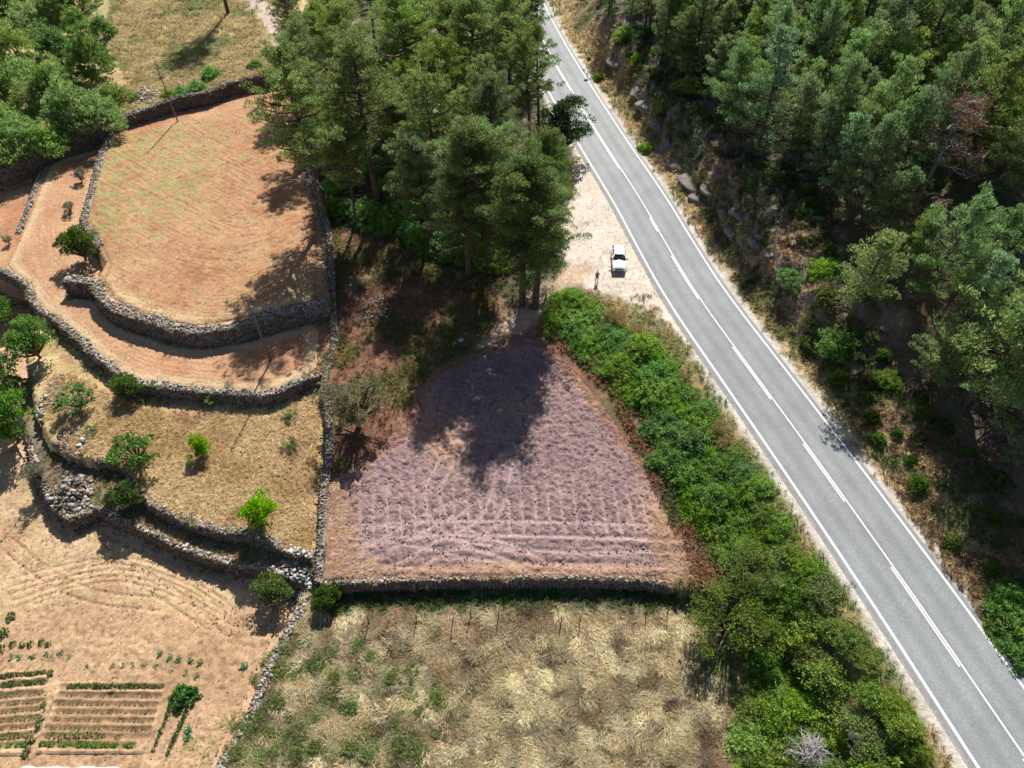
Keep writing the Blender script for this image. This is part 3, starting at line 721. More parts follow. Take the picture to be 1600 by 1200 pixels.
# ------------------------------------------------------------------ foliage templates
def leaf_cards(cen, nrmv, ln, wd, col, up=None):
    """quads centred at cen, long axis = nrmv mixed with random, returns V,F,C"""
    n = len(cen); a = nrmv+.55*rng.normal(size=(n, 3)); a /= np.linalg.norm(a, axis=1)[:, None]
    b = np.cross(a, rng.normal(size=(n, 3))); b /= np.linalg.norm(b, axis=1)[:, None]+1e-9
    l = (ln*(.7+.6*rng.random(n)))[:, None]; w = (wd*(.7+.6*rng.random(n)))[:, None]
    V = np.stack([cen-a*l*.5-b*w*.18, cen-b*w*.5+a*l*.05, cen+a*l*.5, cen+b*w*.5], 1)
    V = np.stack([cen-a*l*.5, cen-b*w*.5, cen+a*l*.5, cen+b*w*.5], 1).reshape(-1, 3)
    F = np.arange(4*n).reshape(-1, 4); return V, F, np.repeat(col, 4, axis=0)
def puff(mb, c, r, n, ln, wd, col, flat=.7, var=.18, upb=.5, tip=None):
    d = rng.normal(size=(n, 3)); d /= np.linalg.norm(d, axis=1)[:, None]; d[:, 2] = np.where(d[:, 2] < -.2, -d[:, 2], d[:, 2])
    rr = (.45+.6*rng.random(n)**.6)[:, None]; P = np.asarray(c)+d*rr*r*np.array([1, 1, flat])
    v = d*1.0; v[:, 2] += upb
    cc = np.asarray(col)[None]*(1+var*(rng.random((n, 1))-.5)*2)
    if tip is not None: cc = cc+(np.asarray(tip)-np.asarray(col))[None]*(sstep(.75, 1.05, rr)*rng.random((n, 1)))
    V, F, cl = leaf_cards(P, v, ln, wd, cc); mb.add(V, F, None, cl)
BK = (.13, .095, .07)
def make_pine(H, R, cb, nl, seed, colr=(.15, .215, .06), tip=(.30, .38, .10), pn=60, lean=0.0, top=True, dense=1.0, dead=4):
    global rng
    rng = np.random.default_rng(seed)
    tr = MB(); cr = MB()
    bend = rng.normal(size=2)*.4; L0 = rng.random()*6.28; ph = rng.random(4)*6.28
    def ax(t): return np.array([bend[0]*sin(t*3)*1.2+lean*H*t*cos(L0), bend[1]*sin(t*2.3+1)*1.2+lean*H*t*sin(L0), H*.97*t])
    ts = np.linspace(0, 1, 12); r0 = .016*H+.06
    tr.tube([ax(t) for t in ts], r0*(1-.88*ts)+.01, 8, BK)
    for i in range(nl):
        f = (i+rng.random())/nl; t = cb+(1-cb)*f**.85*.97
        u_ = (t-cb)/(1-cb); prof = max(0., 1-u_**1.6)**.65*(.6+.4*sstep(0, .3, u_))
        az = i*2.4+rng.random()*1.2
        lump = 1+.28*sin(az*2+ph[0]+u_*4)+.2*sin(az*3+ph[1]-u_*7)
        ln_ = R*prof*lump*(.55+.65*rng.random())+.4
        el = .02+.65*u_+.35*(rng.random()-.35)
        o = ax(t); dv = np.array([cos(az)*cos(el), sin(az)*cos(el), sin(el)])
        pts = [o, o+dv*ln_*.5+[0, 0, -.06*ln_], o+dv*ln_*.85+[0, 0, .02*ln_], o+dv*ln_+[0, 0, .12*ln_]]
        tr.tube(pts, [.035*ln_*.6+.03, .02*ln_*.6+.02, .018, .01], 4, tuple(np.array(BK)*1.25), cap=False)
        shade = .75+.5*rng.random()
        m = max(2, int(ln_*2.1))
        for j in range(m):
            sp = .3+.7*(j+rng.random()*.6)/m; q = pts[0]+(pts[3]-pts[0])*sp
            off = np.array([-sin(az), cos(az), 0])*(rng.random()-.5)*ln_*.75*sp
            tr.tube([q, q+off+[0, 0, .2]], [.018, .008], 3, BK, cap=False)
            q = q+off+[0, 0, .15+.25*rng.random()]
            pr = (.30+.34*rng.random())*(.8+.07*R)
            puff(cr, q, pr, int(pn*dense*(.7+.6*rng.random())*pr/.5), .30, .085, np.array(colr)*shade*(.8+.4*rng.random()), .8, .2, .9, tip)
    for k in range(dead):                                             # bare lower limbs
        t = cb*(.6+.4*rng.random()); az = rng.random()*6.28; o = ax(t); l_ = R*(.25+.4*rng.random())
        e_ = o+[cos(az)*l_, sin(az)*l_, .1*l_]; tr.tube([o, (o+e_)/2+[0, 0, -.1], e_], [.04, .03, .01], 4, (.3, .27, .24), cap=False)
        for q in range(3): tr.tube([(o+e_)/2, e_+rng.normal(size=3)*.5], [.018, .006], 3, (.3, .27, .24), cap=False)
    if top:
        for k in range(4): puff(cr, ax(1-.04*k)+rng.normal(size=3)*.25, .42, pn, .30, .085, colr, .95, .2, 1, tip)
    return tr.mesh("trunk"), cr.mesh("crown")
def make_broad(R, H, th, np_, seed, colr, leafs=(.34, .2), pn=70, pr=(.5, .9), tip=None, flat=.75, airy=0.0, trunks=1):
    global rng
    rng = np.random.default_rng(seed)
    tr = MB(); cr = MB(); cz = th+(H-th)*.45; rv = (H-th)*.5
    for k in range(trunks):
        a0 = rng.random()*6.28; o = np.array([.15*cos(a0), .15*sin(a0), -.1])*(trunks > 1)
        tr.tube([o+[0, 0, -.1], o+[.05, 0, th*.6], o*1.5+[.1, .05, th+.3*rv]], [.05*R+.06, .04*R+.04, .03*R+.03], 6, BK)
    cs = []
    for i in range(np_):
        d = rng.normal(size=3); d /= np.linalg.norm(d)
        if d[2] < -.45: d[2] *= -1
        lump = 1+.22*sin(d[0]*3+seed)+.18*cos(d[1]*4+seed*2)
        q = np.array([0, 0, cz])+d*np.array([R, R, rv])*(.5+.42*rng.random()**.5)*lump
        if airy and rng.random() < airy: continue
        cs.append(q)
        tr.tube([[.05, 0, th*.8], [q[0]*.5, q[1]*.5, (th+q[2])*.5], q], [.03*R+.015, .02*R+.01, .008], 4, tuple(np.array(BK)*1.2), cap=False)
        p_r = pr[0]+(pr[1]-pr[0])*rng.random()
        puff(cr, q, p_r, int(pn*(.6+.8*rng.random())), leafs[0], leafs[1], np.array(colr)*(.8+.4*rng.random()), flat, .22, .5, tip)
    return tr.mesh("trunk"), cr.mesh("crown")
def make_bush(R, H, np_, seed, colr, leafs=(.30, .12), pn=60, pr=(.3, .62), tip=None):
    global rng
    rng = np.random.default_rng(seed); cr = MB()
    for i in range(np_):
        a = rng.random()*2*pi; u = rng.random()**.55; lump = 1+.25*sin(a*3+seed)+.12*sin(a*5+seed*3)
        r = R*u*lump; z = H*(1-.75*u**2.2)*(.8+.35*rng.random())*(.5+.5*rng.random()**.4)
        p_r = pr[0]+(pr[1]-pr[0])*rng.random()
        puff(cr, [r*cos(a), r*sin(a), z-p_r*.5], p_r, int(pn*(.6+.8*rng.random())), leafs[0], leafs[1], np.array(colr)*(.72+.5*rng.random()), .85, .22, .6, tip)
    for i in range(np_):
        a = rng.random()*2*pi; u = rng.random()**.5; z = H*(1-.75*u**2.2)*(.85+.5*rng.random())
        puff(cr, [R*u*1.08*cos(a), R*u*1.08*sin(a), z-.1], .22, 14, leafs[0]*1.2, leafs[1]*.8, np.array(colr)*(.8+.6*rng.random()), 1.3, .25, .9, tip)
    for k in range(6): 
        a = k*1.05; cr.tube([[0, 0, -.2], [R*.3*cos(a), R*.3*sin(a), H*.5], [R*.55*cos(a), R*.55*sin(a), H*.75]], [.04, .03, .012], 4, BK, cap=False)
    return cr.mesh("bush")

def wood_tree(name, tmpl, loc, sc, rz, label, cat, group=None, tilt=0, mats=(M_bark, M_pine)):
    r = empty(name, loc, label, cat, group, rz, sc)
    if tilt: r.rotation_euler = (tilt*random.uniform(-1, 1), tilt*random.uniform(-1, 1), rz)
    for nm, me, mt in zip(("trunk", "crown"), tmpl, mats): obj(nm, me, mt, r)
    return r
# tall old pines in the middle
TALL = [make_pine(20, 5.4, .38, 58, 101), make_pine(20, 5.0, .44, 52, 102, lean=.02), make_pine(20, 5.8, .4, 62, 103), make_pine(20, 4.6, .5, 44, 104, lean=.04), make_pine(20, 6.2, .36, 66, 105)]
DARKP = [make_pine(20, 5.6, .3, 88, 111, (.13, .195, .065), (.24, .33, .10)), make_pine(20, 5.2, .32, 78, 112, (.12, .18, .055), (.22, .30, .09))]
FOR = [make_pine(11, 3.1, .12, 44, 120+i, (.15, .235, .085), (.29, .40, .14), pn=52) for i in range(3)]+[make_pine(11, 2.4, .08, 42, 130, (.14, .24, .10), (.27, .40, .17), pn=52), make_pine(11, 3.7, .18, 48, 131, (.17, .25, .07), (.33, .42, .12), pn=52), make_pine(11, 2.9, .24, 38, 132, (.16, .22, .065), (.32, .39, .11), pn=52)]
BUSH = [make_bush(1.6, 1.6, 66, 201, (.16, .265, .05), (.22, .09), tip=(.30, .44, .08), pn=100), make_bush(1.8, 1.4, 70, 202, (.14, .26, .075), (.22, .085), tip=(.25, .41, .12), pn=100), make_bush(1.4, 1.8, 60, 203, (.19, .29, .05), (.22, .09), tip=(.34, .46, .08), pn=100), make_bush(1.7, 1.4, 66, 204, (.17, .28, .05), (.22, .09), tip=(.31, .44, .08), pn=100), make_bush(2.0, 1.2, 70, 205, (.20, .26, .08), (.24, .08), tip=(.34, .40, .13), pn=90)]
BUSH.append(make_bush(1.6, 1.5, 40, 206, (.26, .19, .09), (.26, .05), tip=(.38, .30, .16), pn=60))
PALEW = [make_bush(1.4, 1.0, 40, 231, (.20, .25, .085), (.3, .07), tip=(.34, .38, .15)), make_bush(1.5, .8, 40, 232, (.17, .24, .07), (.3, .07), tip=(.28, .36, .12))]
SCRUB = [make_bush(1.0, .9, 26, 211, (.10, .15, .04), tip=(.17, .23, .06)), make_bush(1.2, .9, 28, 212, (.09, .11, .04), tip=(.15, .18, .06)), make_bush(.9, 1.2, 26, 213, (.08, .15, .03), tip=(.14, .24, .04))]
BRIGHT = [make_bush(1.8, 3.0, 90, 221, (.17, .28, .07), (.24, .08), tip=(.29, .43, .11), pn=70), make_bush(1.9, 2.3, 84, 222, (.19, .29, .085), (.24, .08), tip=(.31, .43, .13), pn=70), make_bush(1.6, 3.6, 90, 223, (.13, .22, .06), (.26, .08), tip=(.22, .34, .09), pn=70)]
rng = np.random.default_rng(77)

def put_tree(tmpl, Ht, base_px, top_y, label, name="pine_tree", cat="pine tree", group=None, sr=1.0, rz=None, tilt=0, mats=(M_bark, M_pine), h=None):
    b = ground(*base_px); h = h if h else hgt(base_px[0], top_y, b); s = h/Ht
    return wood_tree(name, tmpl, b, (s*sr, s*sr, s), random.random()*6.28 if rz is None else rz, label, cat, group, tilt, mats)
CP = "tall pines between the terraces and the road"
cent = [
    (0, (507, 338), 72, 1.05, "leaning pine with pale bare trunk, nearest the upper end of the narrow stone wall"),
    (1, (592, 318), 62, 1.15, "pine with forked branches standing right of the leaning pale-trunked pine"),
    (3, (693, 350), 120, 1.0, "pine with a long straight bare trunk above the dark shrubs in the middle wood"),
    (1, (707, 262), 60, .95, "thin-trunked pine just behind the long straight trunk in the middle wood"),
    (2, (790, 190), -20, .9, "pine with sparse spreading limbs nearest the left side of the road"),
    (4, (560, 190), 5, 1.0, "broad pine at the top left of the middle wood"),
    (0, (640, 205), -15, 1.05, "broad pine behind the pair of slender trunks in the middle wood"),
    (2, (740, 215), -10, .95, "pine with a light green crown left of the sparse-limbed pine"),
    (4, (498, 210), 30, .85, "pine leaning over the right end of the northern terrace wall"),
    (0, (680, 120), -90, .95, "pine crown reaching the upper edge of the photo, middle of the wood"),
    (1, (600, 110), -90, .9, "pine crown at the upper edge, left of the middle"),
    (3, (530, 95), -70, .9, "pine at the upper edge nearest the pale dirt track"),
    (2, (760, 100), -90, .95, "pine crown at the upper edge beside the bend of the road"),
    (4, (545, 262), 125, .7, "small pine in the shade behind the leaning pale-trunked pine"),
    (4, (645, 262), 95, .8, "pine filling the gap left of the slender trunks"),
    (0, (830, 120), -40, .8, "narrow pine hiding the far end of the road"),
    (1, (625, 285), 120, .9, "mid-height pine between the forked pine and the long straight trunk"),
    (2, (575, 235), 60, .9, "bushy pine behind the forked pine, upper left of the middle wood"),
    (4, (705, 180), -10, .9, "bushy pine in the upper middle of the wood"),
    (0, (470, 120), -40, .8, "pine standing on the slope just beyond the right end of the northern wall"),
    (1, (820, 240), 50, .8, "pine between the sparse-limbed pine and the round dark evergreen"),
    (4, (540, 300), 175, .8, "low pine between the leaning pine and the forked pine"),
    (2, (650, 330), 190, .75, "low bushy pine left of the long straight trunk"),
    (1, (735, 330), 150, .8, "mid-height pine right of the long straight trunk"),
    (4, (610, 235), 90, .8, "pine deep in the shade behind the forked pine"),
    (0, (760, 265), 90, .85, "pine in the shade left of the round dark evergreen"),
    (2, (520, 150), 0, .9, "full pine at the left side of the wood, above the northern wall end"),
    (4, (650, 150), -40, .95, "full light green pine high in the middle of the wood"),
    (1, (720, 130), -60, .95, "pine in the highest part of the wood, left of the road"),
    (3, (660, 60), -120, .9, "slender pine topmost in the middle of the wood"),
    (2, (800, 60), -110, .8, "pine at the upper edge where the road leaves the photo"),
]
cent += [(1, (838, 218), 40, .85, "pine whose crown overhangs the left lane of the road near the top"), (4, (815, 112), -60, .95, "wide pine hiding the road's left edge at the top of the photo"), (2, (556, 350), 190, .8, "added pine shading the top edge of the plot, right of the wall")]  # the last pine is added to shade the top of the plot
for k, b, ty, sr, lb in cent: put_tree(TALL[k], 20, b, ty, lb, group=CP, sr=sr, tilt=.02)
dk = [(0, (812, 474), 245, 1.1, "dark full pine whose trunk stands on the shaded corner of the ploughed plot"),
      (1, (832, 480), 275, 1.0, "second dark pine right beside the trunk on the corner of the plot"),
      (0, (762, 420), 190, .95, "dark wide pine behind the two trunks at the corner of the plot"),
      (1, (850, 400), 205, .9, "dark pine between the corner trunks and the white gravel lay-by"),
      (0, (775, 330), 115, .8, "dark pine deepest in the shadowy middle of the wood"),
      (1, (868, 330), 215, .75, "loose grey-green pine overhanging the left edge of the road")]
dk += [(1, (738, 432), 190, 1.05, "dark pine standing at the top edge of the plot, left of the corner trunks"), (0, (668, 392), 215, .9, "dark low pine over the shaded upper edge of the plot")]
for k, b, ty, sr, lb in dk: put_tree(DARKP[k], 20, b, ty, lb, group="dark pines beside the lay-by", sr=sr, tilt=.02)
OAK = make_broad(2.9, 7.5, 1.0, 75, 301, (.05, .09, .025), (.26, .16), 110, (.7, 1.1), (.07, .12, .03), trunks=1)
b = ground(878, 242); wood_tree("oak_tree", OAK, b, 1.1, 0, "dark round-crowned evergreen tree overlapping the left edge of the road", "tree", mats=(M_bark, M_leaf))
# pine behind the frame edge at top left: only its trunk shows, its shadow falls on the grass
b = ground(358, 24); wood_tree("pine_tree", TALL[3], b, (.9, .9, .9), .6, "dark bare pine trunk rising from the dry grass at the upper edge of the photo", "pine tree", mats=(M_bark, M_pine))

# ------------------------------------------------------------------ forest east of the road
def where(x, y):
    P = np.array([x, y, gz(x, y)+6])-np.array([0, 0, CAM_H]); d = P@_F
    return 800+FPX*P[0]/d, 600-FPX*(P@_U)/d
def poisson(poly, r, maxn, test=None, seed=1):
    g_ = np.random.default_rng(seed); x0, y0 = poly.min(0); x1, y1 = poly.max(0); pts = []
    cand = np.column_stack([x0+(x1-x0)*g_.random(maxn*30), y0+(y1-y0)*g_.random(maxn*30)])
    cand = cand[inside(cand[:, 0], cand[:, 1], poly)]
    for c in cand:
        rr = r(c[1]) if callable(r) else r
        if pts and np.min(np.hypot(*(np.array(pts)-c).T)) < rr: continue
        if test is not None and not test(c): continue
        pts.append(c)
        if len(pts) >= maxn: break
    return np.array(pts)
hand_for = [
    (3, (1172, 242), 45, 1.0, "tall slim pine with a visible dark trunk standing above the road cutting"),
    (5, (1325, 503), 372, 1.2, "pine standing alone in front of the forest with a dark trunk among bright shrubs"),
    (4, (1500, 640), 470, 1.2, "wide feathery pine, front one of the clump at the lower right of the forest"),
    (1, (1455, 600), 510, 1.1, "bushy pine at the left side of the feathery clump in the lower right forest"),
    (0, (1550, 690), 530, 1.1, "dark green pine at the right margin just below the feathery clump"),
    (4, (1410, 430), 335, 1.0, "light green bushy pine right of the lone front pine"),
    (0, (1130, 205), 70, 1.0, "pine left of the tall slim pine above the cutting"),
    (1, (1225, 260), 125, 1.0, "full pine right of the tall slim pine above the cutting"),
    (0, (1310, 25), -70, 1.1, "pine at the upper edge right of the tall slim pine"),
    (4, (1350, 5), -80, 1.1, "broad pine at the upper edge above the round topped pine"),
    (2, (1375, 385), 270, 1.0, "green pine directly behind the lone front pine"),
    (3, (1570, 560), 370, .9, "pine with a leaning grey trunk near the right edge"),
    (2, (1065, 130), 15, 1.0, "dark pine at the near end of the forest beside the road bend"),
    (4, (1340, 180), 40, 1.1, "round topped pine with bare grey twigs under its crown near the upper edge"),
]
for k, b, ty, sr, lb in hand_for: put_tree(FOR[k], 11, b, ty, lb, group="pines of the forest right of the road", sr=sr, tilt=.03)
FP_px = [(905, -60), (930, 40), (1000, 70), (1060, 120), (1120, 190), (1210, 250), (1300, 330), (1370, 400), (1440, 560), (1480, 650), (1540, 735), (1590, 790), (1640, 860)]
FP = np.array([ground(max(min(p[0], 1599), 1), max(p[1], 1))[:2] if 0 <= p[0] <= 1600 and p[1] >= 0 else at(p[0], p[1], 5)[:2] for p in FP_px])
FP = np.vstack([FP, [[118, 25], [140, 60], [140, 190], [0, 200]]])
hp = [np.array(ground(*h_[1])[:2]) for h_ in hand_for]
fpts = poisson(FP, lambda y: 2.9 if y < 80 else (3.2 if y < 125 else 3.7), 285, lambda c: min(np.hypot(*(c-q)) for q in hp) > 2.6 and abs(c[0])/max(1, (c[1]*.643+48)) < .82 and where(*c)[0] < 1640 and where(*c)[1] > -70, 7)
dead_px = ground(1428, 322)[:2]
deadpos = None
for i, (x, y) in enumerate(fpts):
    if np.hypot(x-dead_px[0], y-dead_px[1]) < 4.0 or (abs(x-dead_px[0]) < 5.5 and -11 < y-dead_px[1] < 0): continue
    d = rd(np.array([x]), np.array([y]))[0]
    if d < ((10.5 if 66 < y < 122 else 6.5) if y > 60 else 11): continue
    px, py = where(x, y)
    if px > 1650 or py < -70: continue
    s = (.85+.45*random.random())*(1 if d > 12 else .75)
    rw = "in the top row of pines" if py < 60 else ("high on the wooded slope" if py < 160 else ("halfway up the wooded slope" if py < 280 else ("low on the wooded slope" if py < 460 else "lowest in the wood")))
    cl_ = "near the road bend" if px < 1120 else ("behind the tall slim pine" if px < 1280 else ("left of the dead red pine" if px < 1440 else "by the right margin"))
    zone = rw+", "+cl_
    kind_ = ("full green", "bushy green", "rounded green", "narrow conical", "broad light green", "open-crowned")[i % 6]
    wood_tree("pine_tree", FOR[i % 6], (x, y, gz(x, y)-.1), (s*(.72+.25*random.random()),)*2+(s*(.9+.35*random.random()),), random.random()*6.28,
              kind_+" pine "+zone, "pine tree", kind_+" pines "+zone, .05)
# dead red pine
def make_dead(seed, H=9, R=3.2, red=True):
    global rng
    rng = np.random.default_rng(seed); tr = MB(); cr = MB()
    gcol = (.42, .39, .38)
    tr.tube([[0, 0, 0], [.2, .1, H*.5], [.1, .3, H]], [.2, .13, .03], 7, gcol)
    for i in range(38):
        t = .4+.6*rng.random(); az = rng.random()*6.28; ln_ = R*(1.2-t*.7)*(.6+.6*rng.random()); o = np.array([.1, .2, H*t]); e = rng.random()*.4
        dv = np.array([cos(az)*cos(e), sin(az)*cos(e), sin(e)]); q = o+dv*ln_
        tr.tube([o, o+dv*ln_*.6+[0, 0, .2], q], [.05, .035, .012], 4, gcol, cap=False)
        for k in range(7):
            s = .35+.65*rng.random(); a = o+dv*ln_*s; e2 = a+rng.normal(size=3)*.5
            tr.tube([a, e2], [.02, .006], 3, gcol, cap=False)
            if red and rng.random() < .72: puff(cr, e2, .36, 20, .26, .06, (.27, .125, .09), .8, .3, .3)
    return tr.mesh("trunk"), (cr.mesh("crown") if red else None)
dt = make_dead(41)
b = ground(1428, 322)
wood_tree("dead_pine", dt, b, 1.45, .5, "dead pine with reddish-brown needles and bare grey branches in the forest", "dead tree")
ds = make_dead(43, 5, 1.7, False)
b = ground(1245, 1195)
r = empty("dead_sapling", b, "bare grey sapling rising through the bushes near the lower edge", "dead tree"); obj("trunk", ds[0], M_bark, r)

# shrubs on the roadside slope and forest floor
US = W([(960, 50), (1040, 110), (1090, 200), (1150, 260), (1220, 300), (1290, 380), (1300, 480), (1420, 600), (1490, 680), (1580, 780), (1620, 860), (1620, 1040), (1500, 890), (1420, 760), (1340, 640), (1280, 560), (1220, 500), (1170, 440), (1130, 370), (1090, 290), (1040, 200), (985, 120)], 5.5)
us = poisson(US, 1.75, 190, None, 12)
for i, (x, y) in enumerate(us):
    if (where(x, y)[1] > 540 and random.random() < .35) or where(x, y)[1] < 430 and rd(np.array([x]), np.array([y]))[0] < 9.5 and random.random() < .8: continue
    s = .5+.55*random.random()
    if rd(np.array([x]), np.array([y]))[0] < 2.6: continue
    px, py = where(x, y)
    wh = "above the rock cutting" if py < 260 else ("between the cutting and the lone pine" if py < 480 else "on the shaded verge in the lower right")
    kd = ("dark", "dull olive", "mid green")[i % 3]
    o = obj("shrub", SCRUB[i % 3], M_leaf); o.location = (x, y, gz(x, y)); o.scale = (s, s, s*(.8+.4*random.random())); o.rotation_euler = (0, 0, random.random()*6)
    tag(o, kd+" low shrub "+wh, "shrub", kd+" low shrubs "+wh)
for px, s, lb in (((1575, 950), 1.6, "bright green bush at the right edge beyond the road, upper one"), ((1600, 985), 1.7, "bright green bush cut by the right edge beyond the road"), ((1555, 975), 1.0, "small bright bush nearest the road at the right edge"), ((1590, 1020), 1.2, "lowest bright green bush at the right edge beyond the road"), ((935, 125), .8, "bright shrub beside the round road sign"), ((975, 60), 1.5, "tall narrow bush above the rock cutting near the bend"), ((1037, 168), 1.1, "round green bush on top of the brown rock cutting"), ((1008, 235), .9, "small round bush at the foot of the rock cutting"), ((1290, 430), 1.5, "bright green shrub left of the lone front pine"), ((1305, 540), 1.6, "large round dark shrub below the lone front pine"), ((1235, 440), 1.2, "dark green shrub in the scrub left of the lone pine"), ((1175, 285), 1.2, "lit green shrub under the tall slim pine"), ((1385, 600), 1.2, "shaded bush below the forest floor path"), ((1075, 140), 1.4, "bright bush at the forest edge above the cutting"), ((995, 100), 1.1, "slim bush beside the grey rock slab of the cutting"), ((1360, 455), 1.3, "yellow-green bush right of the lone pine trunk")):
    b = ground(*px); o = obj("shrub", BUSH[random.randrange(4)], M_leaf); o.location = b-[0, 0, .1]; o.scale = (s*.75,)*3; o.rotation_euler = (0, 0, random.random()*6); tag(o, lb, "shrub")

# ------------------------------------------------------------------ roadside hedge
HP = np.vstack([W([(862, 500), (890, 470), (925, 478), (985, 515), (1040, 560), (1085, 615), (1140, 690), (1190, 770), (1240, 850), (1290, 925), (1340, 1000), (1390, 1080), (1440, 1170), (1470, 1230)], 3.0),
                W([(1160, 1230), (1165, 1130), (1190, 1060), (1205, 960), (1190, 880), (1110, 850), (1085, 790), (1045, 715), (1008, 655), (965, 600), (912, 550)], 1.3)])
hpts = poisson(HP, 1.5, 215, None, 21)
for i, (x, y) in enumerate(hpts):
    d = -rd(np.array([x]), np.array([y]))[0]-RW
    if d < 1.7: continue
    px, py = where(x, y)
    far_ = d > 6
    k = int(rng.choice([0, 2, 3, 4, 3, 2])) if py > 840 else int(rng.choice([0, 1, 3, 3, 1]))
    s = (.8+.45*random.random())*(1.0 if d > 4 else .68)
    if random.random() < .07: k = 5; s *= .8
    o = obj("hedge_bush", BUSH[k], M_leaf); o.location = (x, y, gz(x, y)-.15); o.scale = (s*1.12, s*1.12, s*(.6+.55*random.random())); o.rotation_euler = (0, 0, random.random()*6)
    kd = ("leafy green", "blue-green dense", "yellow-green upright", "bright green", "pale green spreading", "half-dry brownish")[k]
    wh = ("opposite the parked car", "by the top corner of the ploughed plot", "beside the upper slope of the plot", "beside the middle of the plot", "beside the lower corner of the plot", "just past the large leafy tree", "by the brown grass patch", "near the bare grey sapling", "at the lower edge of the photo")[int(np.searchsorted([520, 590, 670, 760, 860, 960, 1050, 1130], py))]
    sd_ = "road side" if d < 4.2 else ("middle" if d < 7.5 else "field side")
    tag(o, "%s bush on the hedge's %s, %s" % (kd, sd_, wh), "bush", "%s hedge bushes, %s, %s" % (kd, sd_, wh))

# ------------------------------------------------------------------ single trees and bushes on the left and in the plot
FIG = [make_broad(1.9, 2.9, .4, 40, 401, (.13, .24, .07), (.30, .22), 34, (.3, .5), (.17, .29, .09), airy=.12, trunks=3), make_broad(1.9, 2.6, .4, 34, 402, (.14, .25, .08), (.28, .2), 26, (.3, .45), (.18, .3, .1), airy=.3, trunks=3)]
LIME = [make_broad(1.6, 3.0, .5, 44, 411, (.18, .33, .03), (.28, .14), 50, (.35, .55), (.26, .42, .04), trunks=2)]
DKT = [make_broad(1.5, 2.7, .5, 46, 421, (.085, .15, .035), (.2, .1), 80, (.35, .6), (.15, .24, .05)), make_broad(1.5, 2.2, .3, 46, 422, (.11, .20, .045), (.2, .1), 80, (.35, .6), (.19, .30, .07))]
OLV = [make_broad(.9, 2.0, .3, 30, 431, (.15, .17, .11), (.16, .05), 60, (.25, .4), (.20, .22, .15))]
OLD = make_broad(2.4, 4.6, .8, 60, 441, (.17, .17, .085), (.22, .09), 80, (.4, .7), (.24, .23, .12), trunks=3)
BIGB = make_broad(3.2, 4.8, .8, 80, 451, (.15, .225, .045), (.26, .09), 70, (.4, .8), (.27, .35, .08), trunks=3)
MB2 = (M_bark, M_leaf)
def small(tm, px, s, name, label, cat="tree", sz=1.0, group=None):
    b = ground(*px); return wood_tree(name, tm, b-[0, 0, .05], (s, s, s*sz), random.random()*6, label, cat, group, 0, MB2)
small(DKT[0], (135, 408), 1.55, "round_tree", "dark rounded tree on the end of the terrace wall, left of the big orange field", sz=1.1)
small(OLV[0], (130, 285), .95, "olive_sapling", "upper of the two grey-green olive saplings beside the left terrace wall", sz=1.2)
small(OLV[0], (113, 333), .95, "olive_sapling", "lower of the two grey-green olive saplings beside the left terrace wall")
small(OLV[0], (16, 382), .7, "olive_sapling", "tiny olive bush at the left margin beside the short stone wall")
small(DKT[1], (64, 560), 1.6, "round_tree", "rich green dense tree just outside the lower winding wall, near the left edge", sz=1.4)
small(DKT[1], (10, 505), 1.5, "round_tree", "green tree cut by the left edge, highest of those outside the winding wall")
small(DKT[0], (14, 600), 1.6, "round_tree", "dark bushy tree at the left edge below the rich green dense tree")
small(DKT[0], (36, 622), 1.15, "round_tree", "yellowish-topped dark bush between two larger trees near the left edge")
small(DKT[1], (30, 690), 1.9, "round_tree", "large grey-green bushy tree at the left edge throwing shade on the garden", sz=1.6)
small(OLV[0], (66, 750), 1.35, "olive_bush", "grey-green bush growing on the low wall below the big left tree")
small(DKT[0], (208, 618), 1.15, "round_bush", "dark conifer-like bush growing out of the winding wall", sz=.85)
small(FIG[0], (125, 640), 1.0, "fig_tree", "airy fig tree left of the dark bush on the winding wall")
small(FIG[1], (335, 628), .62, "fig_tree", "small fig shoot growing on the winding wall below the curved terrace")
small(FIG[0], (222, 725), 1.25, "fig_tree", "widest airy fig tree on the dry grass terrace")
small(LIME[0], (317, 712), .82, "lime_green_tree", "smaller of the two bright yellow-green trees on the dry grass terrace")
small(LIME[0], (414, 815), 1.2, "lime_green_tree", "larger bright yellow-green tree above the stone wall of the dry grass terrace")
small(FIG[1], (455, 652), .45, "fig_tree", "tiny pale fig shoot in the wall near the corner of the plot")
small(FIG[1], (456, 700), .5, "fig_tree", "tiny pale fig shrub standing in the dry grass near the plot wall")
small(FIG[1], (148, 676), .4, "fig_tree", "tiny fig sprout in straw left of the widest fig tree")
small(DKT[0], (436, 935), 1.15, "round_bush", "dark green bush at the lower right corner of the garden by the walls")
small(DKT[0], (205, 790), 1.15, "round_bush", "shaded dark shrub on the stony shelf below the widest fig tree")
small(DKT[0], (512, 945), .9, "round_bush", "dark bush below the lower left corner of the ploughed plot")
small(OLD, (562, 668), 1.35, "wild_olive_tree", "olive-toned spreading tree inside the plot beside its left wall")
small(BIGB, (1135, 985), 1.15, "walnut_tree", "large leafy tree at the lower right corner of the ploughed plot")
small(BIGB, (1165, 905), .85, "walnut_tree", "bright leafy tree top behind the large leafy tree at the plot corner")
